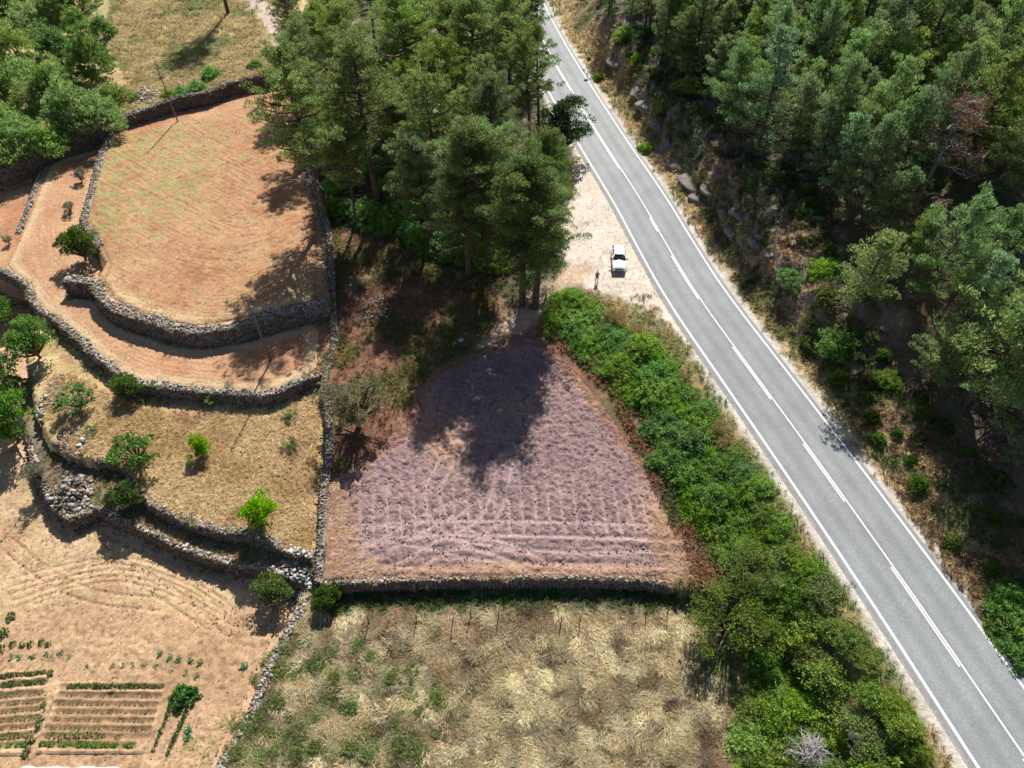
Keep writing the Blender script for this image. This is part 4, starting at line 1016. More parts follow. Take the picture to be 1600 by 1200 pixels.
# tree belt at the top left
NW = [((30, 95), 1.3, 0), ((50, 45), 1.3, 1), ((98, 100), 1.2, 2), ((128, 60), 1.0, 2), ((10, 160), 1.5, 2), ((60, 165), 1.3, 1), ((150, 118), 1.35, 2), ((122, 190), 1.4, 0), ((158, 195), 1.3, 1), ((35, 235), 1.5, 1), ((78, 228), 1.1, 1), ((8, 205), 1.3, 1), ((95, 150), 1.3, 0), ((15, 30), 1.4, 2), ((95, 30), 1.2, 0), ((180, 160), .9, 1), ((5, 260), 1.1, 0), ((75, 5), 1.4, 2), ((130, 15), 1.2, 2), ((40, 130), 1.2, 1), ((165, 60), .8, 2)]
for i, (px, s, k) in enumerate(NW):
    b = ground(*px); o = obj("bushy_tree", BRIGHT[k], M_leaf); o.location = b-[0, 0, .2]; o.scale = (s*1.5, s*1.5, s*1.35); o.rotation_euler = (0, 0, i)
    z_ = "nearest the stone terrace wall" if px[1] > 180 else ("farthest back at the upper left corner" if px[1] < 70 else "in the middle of the upper left clump")
    tag(o, ("feathery bright green", "soft light green", "tall darker green")[k]+" bushy tree "+z_, "tree", ("feathery bright green", "soft light green", "tall darker green")[k]+" trees "+z_)
for px, s, lb in (((285, 150), .85, "green creeper bush hanging over the northern terrace wall, left part"), ((308, 140), .8, "green creeper bush hanging over the northern terrace wall, middle part"), ((330, 120), .85, "tallest green bush growing on the northern terrace wall"), ((265, 152), .6, "small bush at the foot of the distant pole on the northern wall"), ((400, 105), .7, "yellow-green low bush in the stones above the northern wall")):
    b = ground(*px); o = obj("shrub", BUSH[1 if s > .7 else 3], M_leaf); o.location = b; o.scale = (s,)*3; tag(o, lb, "shrub")
# understorey of the middle wood
cw = [((640, 330), 1.7), ((612, 352), 1.3), ((665, 300), 1.5), ((575, 340), 1.4), ((700, 390), 1.5), ((735, 395), 1.4), ((740, 360), 1.2), ((665, 385), 1.3), ((548, 335), 1.2), ((610, 300), 1.2), ((530, 300), 1.3), ((770, 415), 1.1), ((640, 365), 1.0), ((520, 330), 1.1), ((590, 270), 1.2), ((730, 300), 1.2)]
for i, (px, s) in enumerate(cw):
    b = ground(*px); o = obj("shrub", BUSH[(1, 0, 1, 3)[i % 4]], M_leaf); o.location = b-[0, 0, .2]; o.scale = (s, s, s*1.1); o.rotation_euler = (0, 0, i*1.7)
    kd = ("lush", "leafy green", "lush", "bright green")[i % 4]; wh = ("left of the long straight pine trunk", "by the long straight pine trunk", "near the dark corner pines")[0 if px[0] < 640 else (1 if px[0] < 720 else 2)]
    wh = ("deep in, " if px[1] < 320 else ("midway, " if px[1] < 355 else "at the edge, "))+wh
    tag(o, kd+" shrub under the pines, "+wh, "shrub", kd+" shrubs, "+wh)

# ------------------------------------------------------------------ grasses
def tufts(n_blades, h, spread, lay, w=.03, seed=0):
    """one tuft template: arched blades as two-quad strips"""
    g_ = np.random.default_rng(seed); V = []; F = []
    a0 = g_.random()*6.28
    for k in range(n_blades):
        a = g_.random()*6.28; r = spread*np.sqrt(g_.random())*(1.15 if lay > .6 else .6); b = 0; b = np.array([r*cos(a), r*sin(a), 0])
        a2 = (g_.normal()*.55 if lay > .6 else a+g_.normal()*.5); hh = h*(.6+.7*g_.random()); out = spread*(.4+.9*g_.random())
        d = np.array([cos(a2), sin(a2), 0]); s = np.array([-sin(a2), cos(a2), 0])*w*(.6+.8*g_.random())
        p1 = b+d*out*.35+[0, 0, hh*.8]; p2 = b+d*out+[0, 0, hh*(.95-.7*lay*g_.random())]
        n = len(V); V += [b-s, b+s, p1-s*.8, p1+s*.8, p2-s*.2, p2+s*.2]; F += [(n, n+1, n+3, n+2), (n+2, n+3, n+5, n+4)]
    return np.array(V), np.array(F)
def scatter(name, label, pts, tm, size, colf, mat=M_grass, tiltdir=None, zadd=None):
    """joins many tufts into one mesh of ground cover"""
    n = len(pts); k = rng.integers(0, len(tm), n); Vs = []; Fs = []; Cs = []; off = 0
    z = zfun(pts[:, 0], pts[:, 1])+(0 if zadd is None else zadd(pts[:, 0], pts[:, 1])); cols = colf(pts[:, 0], pts[:, 1]); sz = size[0]+(size[1]-size[0])*rng.random(n)
    for j, (V, F) in enumerate(tm):
        m = np.where(k == j)[0]
        if not len(m): continue
        a = rng.random(len(m))*6.28
        if tiltdir is not None: a = tiltdir(pts[m, 0], pts[m, 1])+rng.normal(size=len(m))*.4
        ca, sa = np.cos(a)[:, None], np.sin(a)[:, None]; s = sz[m][:, None]
        X = (V[None, :, 0]*ca-V[None, :, 1]*sa)*s+pts[m, 0][:, None]; Y = (V[None, :, 0]*sa+V[None, :, 1]*ca)*s+pts[m, 1][:, None]; Z_ = V[None, :, 2]*s+z[m][:, None]
        Vs.append(np.stack([X, Y, Z_], -1).reshape(-1, 3)); nv = len(V)
        Fs.append((F[None]+nv*np.arange(len(m))[:, None, None]).reshape(-1, 4)+off)
        c = np.repeat(cols[m], nv, axis=0).reshape(len(m), nv, 3)*(.78+.44*rng.random((len(m), nv//6, 1)).repeat(6, 1)[:, :nv])
        Cs.append(c.reshape(-1, 3)); off += nv*len(m)
    o = obj(name, mesh_np(name, np.vstack(Vs), np.vstack(Fs), np.vstack(Cs)), mat); tag(o, label, "grass", None, 'stuff'); return o
def rpts(poly, dens, keep=None):
    x0, y0 = poly.min(0); x1, y1 = poly.max(0); n = int((x1-x0)*(y1-y0)*dens)
    p = np.column_stack([x0+(x1-x0)*rng.random(n), y0+(y1-y0)*rng.random(n)]); p = p[inside(p[:, 0], p[:, 1], poly)]
    if keep is not None: p = p[rng.random(len(p)) < keep(p[:, 0], p[:, 1])]
    return p
TG_tall = [tufts(42, .42, .62, .8, .019, s) for s in range(6)]
TG_short = [tufts(16, .28, .38, .35, .022, 20+s) for s in range(5)]
TG_up = [tufts(22, .5, .35, .1, .025, 40+s) for s in range(4)]
def colG(X, Y):
    n_ = fbm(X, Y, .5, 32, 3); c = lerp(np.broadcast_to((.54, .42, .22), X.shape+(3,)), (.84, .74, .47), sstep(.36, .62, n_))
    br = sstep(.42, .60, fbm(X, Y, 2.6, 33, 5))*np.clip(.35+.6*sstep(22, 26, Y)*sstep(18, 8, np.abs(X+2))+.5*sstep(8, 16, X)*sstep(22, 16, Y), 0, 1)
    c = lerp(c, (.40, .26, .15), br)
    gr = sstep(.52, .62, fbm(X, Y, 1.5, 35, 4))*np.clip(.15+.95*sstep(3, -9, X)*sstep(23, 17, Y), 0, 1)
    c = lerp(c, (.29, .32, .12), gr*.8)
    mm = mound(X, Y); c = lerp(c, c*np.array([.45, .41, .39]), sstep(.5, .15, mm))  # gaps between mounds darkened: brown thatch, plus mound shade put into the colour
    c = c*(1-.45*sstep(.52, .64, fbm(X, Y, .85, 93, 3)))[:, None]
    return c*(.62+.6*rng.random((len(X), 1)))
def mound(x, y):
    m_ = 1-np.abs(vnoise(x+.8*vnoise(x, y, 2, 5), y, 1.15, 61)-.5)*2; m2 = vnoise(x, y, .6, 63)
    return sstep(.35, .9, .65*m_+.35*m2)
GP = np.vstack([W8[::-1]+[.4, 0], W([(505, 962), (560, 955), (700, 955), (850, 950), (1000, 955), (1060, 948), (1080, 1000), (1110, 1060), (1160, 1110), (1150, 1240)], Z_G), [[16, 0], [-24, 0]]])
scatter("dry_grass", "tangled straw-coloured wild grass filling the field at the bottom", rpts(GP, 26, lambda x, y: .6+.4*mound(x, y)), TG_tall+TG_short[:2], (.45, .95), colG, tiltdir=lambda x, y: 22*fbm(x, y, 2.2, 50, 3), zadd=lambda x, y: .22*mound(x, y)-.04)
gt = W([(400, 1010), (470, 985), (560, 1010), (640, 1040), (690, 1100), (700, 1230), (360, 1230), (380, 1120)], Z_G)
gp = poisson(gt, 1.5, 42, lambda c: fbm(np.array([c[0]]), np.array([c[1]]), 3.5, 71)[0] > .44, 31)
for i, (x, y) in enumerate(gp):
    s = .45+.4*random.random(); o = obj("weed_clump", PALEW[i % 2], M_leaf); o.location = (x, y, gz(x, y)+.05); o.scale = (s, s, s*.8); o.rotation_euler = (0, 0, i*2.1)
    px, py = where(x, y); kd = ("pale", "fresh", "broad")[i % 3]
    z_ = "near the pale narrow wall" if px < 470 else ("in the lower left of the dry grass field" if py > 1110 else "in the upper left of the dry grass field")
    tag(o, kd+" green weed clump "+z_, "weed", kd+" green weed clumps "+z_)
GE = W([(1060, 948), (1200, 940), (1300, 1000), (1300, 1230), (1140, 1230), (1080, 1010)], 0)
scatter("scrub_grass", "brownish grass under the bushes at the lower right of the field", rpts(GE, 5), TG_short+TG_tall[:2], (.6, 1.1), lambda X, Y: lerp(np.broadcast_to((.40, .30, .16), X.shape+(3,)), (.16, .22, .06), sstep(.45, .6, fbm(X, Y, 3, 3))))
# grassy bank in front of the plot wall
GB = W([(500, 925), (1055, 925), (1060, 955), (500, 960)], Z_G)
scatter("green_weeds", "dark green weeds along the foot of the plot's lower wall", rpts(GB, 9), TG_up+TG_short, (.7, 1.3), lambda X, Y: lerp(np.broadcast_to((.10, .12, .04), X.shape+(3,)), (.07, .14, .035), sstep(.4, .6, fbm(X, Y, 3, 3))))
def colD(X, Y):
    n = fbm(X, Y, 3, 21); c = lerp(np.broadcast_to((.52, .36, .17), X.shape+(3,)), (.66, .50, .28), sstep(.4, .65, n)); c = lerp(c, (.38, .20, .10), sstep(.55, .68, fbm(X, Y, 4, 22))*.7)
    return c*(.85+.3*rng.random((len(X), 1)))
DPp = np.vstack([WU+[0, .6], W([(488, 860), (492, 760), (498, 700), (498, 625), (480, 620), (440, 650), (400, 655), (330, 650), (240, 645), (200, 630), (160, 610), (120, 590), (80, 590), (75, 650), (110, 700)], Z_D)])
scatter("golden_grass", "short golden dry grass on the terrace of small trees", rpts(DPp, 13), TG_short, (.6, 1.25), colD)
SP = W([(160, 735), (225, 790), (300, 835), (380, 850), (450, 880), (400, 885), (300, 860), (200, 818), (150, 790), (110, 805), (80, 780), (60, 735), (60, 700), (130, 720)], Z_S)
scatter("shelf_grass", "sparse brown grass on the stony shelf above the garden wall", rpts(SP, 6), TG_short, (.5, 1.1), lambda X, Y: lerp(np.broadcast_to((.30, .21, .11), X.shape+(3,)), (.14, .16, .06), sstep(.45, .6, fbm(X, Y, 2, 3))))
NP = np.vstack([W1[4:]+[0, .6], at(450, 0, 8)[None, :2]+[0, 6], at(150, 0, 8)[None, :2]+[0, 6], W([(165, 60), (200, 120)], 6.5)])
def keepN(X, Y): return 1-.9*sstep(3.2, 1.4, segdist(X, Y, W([(385, 0), (420, 20), (440, 60), (470, 90)], 7.0))[0])
scatter("hillside_grass", "tall pale grass on the slope at the top left", rpts(NP, 5, keepN), TG_tall+TG_up, (.6, 1.15), lambda X, Y: lerp(lerp(np.broadcast_to((.50, .40, .20), X.shape+(3,)), (.62, .50, .26), sstep(.4, .6, fbm(X, Y, 2, 3))), (.27, .31, .10), sstep(.47, .6, fbm(X, Y, 6, 1))*.75))
# plot grass: upper shaded part, and edges
PU = np.vstack([W6[3:12]+[.7, 0], W([(520, 740), (600, 690), (640, 620), (680, 570), (760, 530), (780, 480), (700, 430), (620, 400), (540, 370)], 2.4)])
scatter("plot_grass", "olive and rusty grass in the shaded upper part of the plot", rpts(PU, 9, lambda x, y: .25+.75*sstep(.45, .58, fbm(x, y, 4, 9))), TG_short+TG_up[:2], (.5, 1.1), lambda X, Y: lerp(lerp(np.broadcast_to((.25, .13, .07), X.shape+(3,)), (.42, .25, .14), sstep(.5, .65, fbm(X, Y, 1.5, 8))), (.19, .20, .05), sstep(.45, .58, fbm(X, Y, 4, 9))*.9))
PS = np.vstack([W([(500, 905), (502, 850), (506, 790), (512, 745), (535, 745), (545, 800), (560, 850), (600, 885), (590, 905)], .8)])
pk = W([(1040, 790), (1065, 840), (1088, 870), (1078, 915), (1040, 915), (1030, 870), (1015, 835)], .8)
orc = lambda X, Y: lerp(np.broadcast_to((.52, .34, .21), X.shape+(3,)), (.62, .44, .29), sstep(.4, .6, fbm(X, Y, 1.5, 3)))*(.85+.3*rng.random((len(X), 1)))
scatter("headland_grass", "flattened tawny grass at the corners of the ploughed plot", np.vstack([rpts(PS, 14), rpts(pk, 12), rpts(W([(600, 890), (1060, 890), (1060, 905), (600, 903)], .5), 4)]), TG_tall[:3]+TG_short, (.35, .75), orc, tiltdir=lambda x, y: 9*fbm(x, y, 3, 51))
rimA = np.vstack([W3[1:]+[0, 1.1], W3[::-1][:-1]+[0, 3.4]])
scatter("rim_grass", "strip of pale dry grass along the rim of the upper terrace", rpts(rimA, 6, lambda X, Y: sstep(.35, .55, fbm(X, Y, 3, 4))), TG_short, (.5, 1.0), colD)
rimB = np.vstack([W5[1:]+[.2, .5], W5[::-1][:-1]+[.5, 2.0]])
scatter("strip_grass", "thin dry grass along the outer rim of the curved strip", rpts(rimB, 4, lambda X, Y: sstep(.35, .6, fbm(X, Y, 3, 5))), TG_short, (.45, .9), colD)
def along(line, d0, d1, dens):
    l = resample(line, .5); i = rng.integers(0, len(l)-1, int(len(l)*.5*(d1-d0)*dens)); return l[i]+np.column_stack([rng.normal(size=len(i))*.3, d0+(d1-d0)*rng.random(len(i))])
ww = np.vstack([along(W3, -1.1, .3, 4), along(W5, -1.2, .2, 5), along(WU, -.9, .3, 5), along(WL, -.8, .3, 4), along(W6, -.3, .3, 8), along(W1, -.7, 1.2, 5), along(W2[:6], -.3, .3, 4), along(W8, -.5, .5, 5)])
ww = ww[sstep(.5, .6, fbm(ww[:, 0], ww[:, 1], 2.2, 91)) > rng.random(len(ww))]
scatter("wall_weeds", "straw and green weeds growing from the joints of the dry stone walls", ww, TG_short+TG_up[:2], (.5, 1.2), lambda X, Y: lerp(np.broadcast_to((.42, .34, .17), X.shape+(3,)), (.17, .24, .06), sstep(.4, .6, fbm(X, Y, 2.5, 6))))
# weeds on the soils
def wc(c1, c2): return lambda X, Y: lerp(np.broadcast_to(c1, X.shape+(3,)), c2, rng.random(len(X)))
TW = [tufts(9, .14, .16, .2, .03, 60+s) for s in range(4)]
scatter("field_weeds", "small green and straw weeds dotted over the upper orange terrace", rpts(PA, 2.6, lambda X, Y: .12+.88*sstep(15, 4, np.hypot(X-weedc[0], (Y-weedc[1])*.8))*sstep(.4, .55, fbm(X, Y, 4, 12))), TW, (.6, 1.4), wc((.24, .25, .07), (.38, .29, .13)))
scatter("garden_weeds", "sparse weeds over the open soil of the vegetable garden", rpts(PE, 1.2, lambda X, Y: .9*sstep(.45, .6, fbm(X, Y, 4, 14))), TW, (.5, 1.2), wc((.30, .27, .12), (.20, .24, .08)))
gw = W([(400, 1060), (385, 1060), (368, 1110), (350, 1150), (325, 1190), (270, 1190), (300, 1150), (355, 1120), (375, 1070)], Z_E)
scatter("wall_foot_weeds", "green weeds at the garden side of the pale narrow wall", rpts(gw, 5), TW+TG_short[:2], (.6, 1.3), wc((.24, .28, .08), (.48, .42, .20)))
# verges
def strip(d0, d1, dens, y0, y1):
    n = int((y1-y0)*abs(d1-d0)*dens*1.05); i = rng.integers(0, len(Rl), n*3); i = i[(Rl[i, 1] > y0) & (Rl[i, 1] < y1)][:n]
    dd = d0+(d1-d0)*rng.random(len(i)); return Rl[i]+nrm[i]*SGN2*dd[:, None]+rng.normal(size=(len(i), 2))*.3
ve = np.vstack([strip(1.3, 6.0, 6, 12, 150), strip(4, 9, 5, 62, 140)]); ve = ve[rng.random(len(ve)) < .35+.65*sstep(.4, .55, fbm(ve[:, 0], ve[:, 1], 4, 5))]
scatter("verge_grass", "tawny grass verge between the road and the wooded slope", ve, TG_short+TG_up[:2], (.5, 1.15), lambda X, Y: lerp(lerp(np.broadcast_to((.55, .39, .20), X.shape+(3,)), (.66, .52, .28), sstep(.4, .6, fbm(X, Y, 2, 3))), (.22, .25, .08), sstep(.5, .62, fbm(X, Y, 4, 6))*.8))
vw = strip(-RW-1.5, -RW-3.6, 6, 5, 66)
scatter("hedge_side_grass", "green and tawny grass between the hedge and the white road edge line", vw, TG_short+TG_up[:1], (.5, 1.0), lambda X, Y: lerp(np.broadcast_to((.36, .28, .12), X.shape+(3,)), (.12, .20, .045), sstep(.42, .56, fbm(X, Y, 4, 6))))
fl = rpts(US, 5.5)
scatter("undergrowth", "brown and green undergrowth on the slope below the forest", fl, TG_short+TG_up, (.6, 1.2), lambda X, Y: lerp(np.broadcast_to((.26, .18, .10), X.shape+(3,)), (.10, .15, .045), sstep(.45, .58, fbm(X, Y, 4, 6))))
brn = W([(860, 540), (900, 560), (950, 625), (1000, 700), (1060, 800), (1075, 830), (1050, 810), (1000, 715), (950, 620), (900, 565)], 1.5)
be = np.vstack([W([(905, 530), (985, 600), (1040, 680), (1100, 770), (1140, 860), (1120, 930), (1075, 925), (1082, 870)], 1.8), W([(1060, 830), (1000, 710), (950, 615), (860, 535)], 1.8)])
scatter("bank_grass", "rust-brown grass and stalks on the bank beside the ploughed plot", rpts(be, 8), TG_short+TG_up, (.6, 1.2), lambda X, Y: lerp(np.broadcast_to((.30, .15, .08), X.shape+(3,)), (.14, .15, .05), sstep(.45, .6, fbm(X, Y, 3, 6))))
wf = W([(520, 345), (600, 385), (700, 425), (790, 470), (850, 470), (880, 420), (880, 330), (860, 230), (800, 120), (470, 80), (440, 125), (480, 235), (510, 320)], 4)
scatter("wood_floor_grass", "sparse brown and olive grass on the floor of the pine wood", rpts(wf, 2.2), TG_short+TG_up[:1], (.6, 1.3), lambda X, Y: lerp(np.broadcast_to((.22, .16, .08), X.shape+(3,)), (.12, .15, .05), sstep(.45, .6, fbm(X, Y, 3, 6))))
lb_ = W([(840, 480), (870, 455), (930, 455), (1000, 480), (1060, 520), (1110, 590), (1070, 580), (1000, 520), (930, 475), (890, 465)], 3.4)
scatter("path_grass", "straw and olive grass between the lay-by and the hedge", rpts(lb_, 6), TG_short, (.5, 1.1), lambda X, Y: lerp(np.broadcast_to((.48, .36, .17), X.shape+(3,)), (.28, .29, .10), sstep(.45, .6, fbm(X, Y, 3, 6))))

# ------------------------------------------------------------------ vegetables
def veg_mesh(R, H, n, colr, leaf, seed):
    global rng
    rng = np.random.default_rng(seed); cr = MB()
    puff(cr, [0, 0, H*.3], R, n, leaf[0], leaf[1], colr, H/R*.7, .25, .6, np.array(colr)*1.5)
    return cr.mesh("plant")
V_dark = [veg_mesh(.27, .35, 70, (.05, .12, .025), (.16, .08), 501+i) for i in range(3)]
V_brt = [veg_mesh(.22, .3, 60, (.10, .26, .03), (.14, .08), 511+i) for i in range(2)]
V_sml = [veg_mesh(.17, .22, 34, (.10, .17, .045), (.10, .05), 521+i) for i in range(3)]
V_cab = [veg_mesh(.36, .2, 34, (.13, .25, .12), (.28, .15), 531+i) for i in range(2)]
rng = np.random.default_rng(99)
def plant(me, px, s, label, group, name="vegetable_plant"):
    p = at(px[0], px[1], Z_E); o = obj(name, me, M_leaf); o.location = (p[0], p[1], gz(p[0], p[1])+.05); o.scale = (s,)*3; o.rotation_euler = (0, 0, random.random()*6)
    tag(o, label, "plant", group); return o
def row(r, tms, step, s, label, group):
    a, b = np.array(r[0], float), np.array(r[1], float); L = np.linalg.norm(at(*a, Z_E)-at(*b, Z_E)); n = int(L/step)
    for k in range(n):
        if random.random() < .06: continue
        q = a+(b-a)*(k+.5+.3*(random.random()-.5))/n
        plant(tms[k % len(tms)], q, s*(.8+.4*random.random()), label, group)
row(ROWS_MID[0], V_dark, .40, 1.1, "dark leafy vegetable in the top row of the right-hand bed", "dark row of the right-hand bed")
for k in range(1, 6):
    row(ROWS_MID[k], V_sml, .40, 1.0, "small seedling in the %s thin row of the right-hand bed" % ("first", "second", "third", "fourth", "fifth")[k-1], "seedlings of the %s thin row, right-hand bed" % ("first", "second", "third", "fourth", "fifth")[k-1])
row([(75, 1151), (168, 1151)], V_sml, .36, 1.8, "bushy plant in the row just above the bright green row", "bushy row of the right-hand bed")
row([(178, 1152), (203, 1152)], V_sml, .7, 1.7, "last spaced plant right of the bushy row", "spaced plants beside the bushy row")
row(ROWS_MID[7], V_brt, .38, 1.15, "bright green vegetable in the bottom row of the right-hand bed", "bright green row of the right-hand bed")
row(ROWS_L[0], V_dark, .42, 1.15, "dark leafy vegetable in the top row of the left-hand bed", "top dark row of the left-hand bed")
row(ROWS_L[1], V_dark, .42, 1.1, "dark leafy vegetable in the second row of the left-hand bed", "second dark row of the left-hand bed")
for k in range(2, 7):
    row(ROWS_L[k], V_sml, .38, 1.15, "seedling in the %s thin row of the left-hand bed" % ("first", "second", "third", "fourth", "fifth")[k-2], "seedlings of the %s thin row, left-hand bed" % ("first", "second", "third", "fourth", "fifth")[k-2])
row(ROWS_L[7], V_sml, .36, 1.8, "bushy plant in the next to last row of the left-hand bed", "bushy row of the left-hand bed")
row(ROWS_L[8], V_brt, .40, 1.15, "bright green vegetable in the last row of the left-hand bed", "bright green row of the left-hand bed")
row([(76, 1078), (60, 1146)], V_cab[:1]+V_dark, .5, .95, "leafy plant in the column closing the right side of the left-hand bed", "column beside the left-hand bed")
row([(55, 1152), (40, 1184)], V_dark, .35, 1.25, "dark plant at the lower end of the column beside the left-hand bed", "lower end of the column")
row([(269, 1106), (240, 1176)], V_dark[:2], .36, .85, "plant in the left line running down from the leafy clump", "left line of plants below the clump")
row([(296, 1106), (262, 1182)], V_dark[:2], .36, .9, "plant in the right line running down from the leafy clump", "right line of plants below the clump")
b = ground(288, 1092); o = obj("squash_plant", make_bush(1.05, .6, 30, 541, (.08, .20, .05), (.3, .2), 26, (.25, .4), (.12, .28, .07)), M_leaf); o.location = b; tag(o, "large leafy squash clump at the head of the two plant lines", "plant")
rng = np.random.default_rng(98)
for px in ((22, 1008), (37, 1008), (50, 1008), (67, 1006), (78, 1008)): plant(V_dark[0], px, 1.15, "dark small plant in the short row above the left-hand bed", "short dark row above the left-hand bed")
for px, s in (((20, 1029), .9), ((32, 1029), .9), ((51, 1028), .8), ((76, 1026), 1.2), ((95, 1022), .9), ((110, 1028), .7)): plant(V_cab[0], px, s, "grey-green cabbage-like plant below the short dark row", "cabbage row above the left-hand bed")
for px in ((252, 1023), (267, 1029), (282, 1032), (298, 1035), (314, 1038)): plant(V_cab[1], px, 1.0, "leafy plant in the upper slanting row right of the middle of the garden", "upper slanting row")
for px in ((138, 1043), (154, 1042), (177, 1043), (194, 1041), (210, 1039), (226, 1041), (245, 1042), (268, 1051), (292, 1053), (309, 1058)): plant(V_cab[0], px, .8, "pale seedling in the long sparse row above the right-hand bed", "long sparse row")
for px, lb in (((20, 965), "upper of the two lush plants by the left edge of the garden"), ((9, 990), "lower of the two lush plants by the left edge of the garden"), ((382, 1044), "single green plant by the foot of the pale narrow wall"), ((81, 1053), "lush plant at the right end of the left-hand bed's top row"), ((2, 1016), "plant cut by the left edge of the photo"), ((297, 1142), "plant inside the small oval furrow"), ((295, 1155), "second plant inside the small oval furrow")):
    plant(V_cab[1] if px[1] > 1100 or px[0] > 300 else V_dark[1], px, 1.7 if px[0] < 30 else 1.2, lb, None)
# white sheet at the very bottom
mb = MB(); a = at(35, 1196, Z_E+.3); c_ = at(185, 1203, Z_E+.3); L = np.linalg.norm(c_[:2]-a[:2]); n = 24; Vv = []
for i in range(n+1):
    t = i/n
    for j in range(9):
        an = pi*j/8; hh = .38*(1+.1*sin(i*1.3)); Vv.append((a[0]+(c_[0]-a[0])*t, a[1]-.5-.45*cos(an)+.05*sin(i*.9), gz(a[0], a[1])-.02+hh*sin(an)))
Q = [(i*9+j, i*9+j+1, (i+1)*9+j+1, (i+1)*9+j) for i in range(n) for j in range(8)]
mb.add(Vv, Q); o = obj("plastic_row_cover", mb.mesh("cover", True), mat_plain("white plastic film", (.75, .78, .76), .35, 0, 3, .08)); tag(o, "white plastic row cover at the very bottom of the garden", "row cover")

# ------------------------------------------------------------------ poles, posts, sign, planks
def pole(px, h, label, r=.09, col=(.16, .13, .11), lean=(0, 0), name="wooden_pole"):
    b = ground(*px); mb = MB(); mb.tube([[0, 0, -.3], [lean[0]*h*.5, lean[1]*h*.5, h*.5], [lean[0]*h, lean[1]*h, h]], [r*1.25, r, r*.8], 8, col)
    e_ = empty(name, b, label, "pole"); obj("shaft", mb.mesh("shaft", True), M_wood, e_)
    m2 = MB()
    m2.tube([[lean[0]*h, lean[1]*h, h-.02], [lean[0]*h, lean[1]*h, h+.06]], [r*1.05, r*.9], 8, (.2, .19, .18)); obj("cap", m2.mesh("cap"), M_wood, e_)
    m3 = MB(); m3.tube([[lean[0]*h-.18, lean[1]*h, h-.35], [lean[0]*h+.18, lean[1]*h, h-.35]], .02, 5, (.25, .24, .23)); obj("bracket", m3.mesh("bracket"), M_wood, e_)
    return e_
pole((424, 566), 10.0, "slender wooden pole standing on the curved lower terrace strip")
pole((278, 190), 9.3, "slender wooden pole at the foot of the northern terrace wall")
fp = [((577, 977), .10), ((651, 974), .12), ((706, 978), .25), ((778, 971), .1), ((876, 977), .0), ((905, 976), .05), ((1008, 966), 0), ((1041, 962), .05), ((736, 968), 0)]
for i, (px, ln_) in enumerate(fp):
    b = ground(*px); mb = MB(); h = 1.7+.25*random.random(); mb.tube([[0, 0, -.2], [ln_*.5, .05, h*.55], [ln_, .08, h]], [.06, .05, .04], 6, (.10, .085, .07))
    o = obj("fence_post", mb.mesh("fence_post"), M_wood); o.location = b
    tag(o, "thin dark post at the top of the dry grass field, %s from left" % ("first", "second", "third", "fifth", "sixth", "seventh", "eighth", "ninth", "fourth")[i], "post", "fence posts along the dry grass field")
def board(p0, p1, label, w=.09, col=(.6, .56, .5)):
    mb = MB(); a = ground(*p0); b = ground(*p1); a[2] += .25; b[2] = b[2]+.75; mb.tube([a*0, b-a], [w, w*.8], 4, col); o = obj("white_board", mb.mesh("white_board"), M_wood); o.location = a; tag(o, label, "board")
board((530, 941), (536, 930), "pale weathered board propped below the corner of the plot")
board((583, 925), (587, 919), "short pale board leaning on the lower wall of the plot")
# round road sign seen from behind
b = ground(918, 116); e_ = empty("road_sign", b, "round grey-backed road sign on a thin post at the verge", "sign")
mb = MB(); mb.tube([[0, 0, -.2], [0, 0, 2.7]], .04, 8, (.35, .35, .34)); obj("post", mb.mesh("post", True), M_wood, e_)
mb = MB(); mb.tube([[0, -.03, 2.5], [0, 0, 2.5]], .38, 20, (.12, .13, .11)); obj("sign_plate", mb.mesh("sign_plate"), M_wood, e_)
mb = MB(); mb.box((0, .012-.06, 2.65), (.5, .03, .04), (.3, .3, .3)); mb.box((0, -.048, 2.35), (.5, .03, .04), (.3, .3, .3)); obj("rail", mb.mesh("rail"), M_wood, e_)
# blue scrap
b = ground(1185, 1168); mb = MB(); mb.box((0, 0, .15), (.35, .3, .25), (.15, .22, .4), .7); mb.box((0, 0, .32), (.2, .16, .1), (.5, .55, .6), .8); o = obj("plastic_container", mb.mesh("plastic_container"), M_wood); o.location = b+[0, 0, .8]; tag(o, "small blue plastic container caught in the scrub near the bottom", "container")
# flat stones in the terrace field
rock("pale flat stone lying in the upper orange terrace field", (344, 248), (.45, .3, .25), 2)
rock("small brown clod-like stone in the upper orange terrace field", (350, 297), (.3, .25, .25), 1)

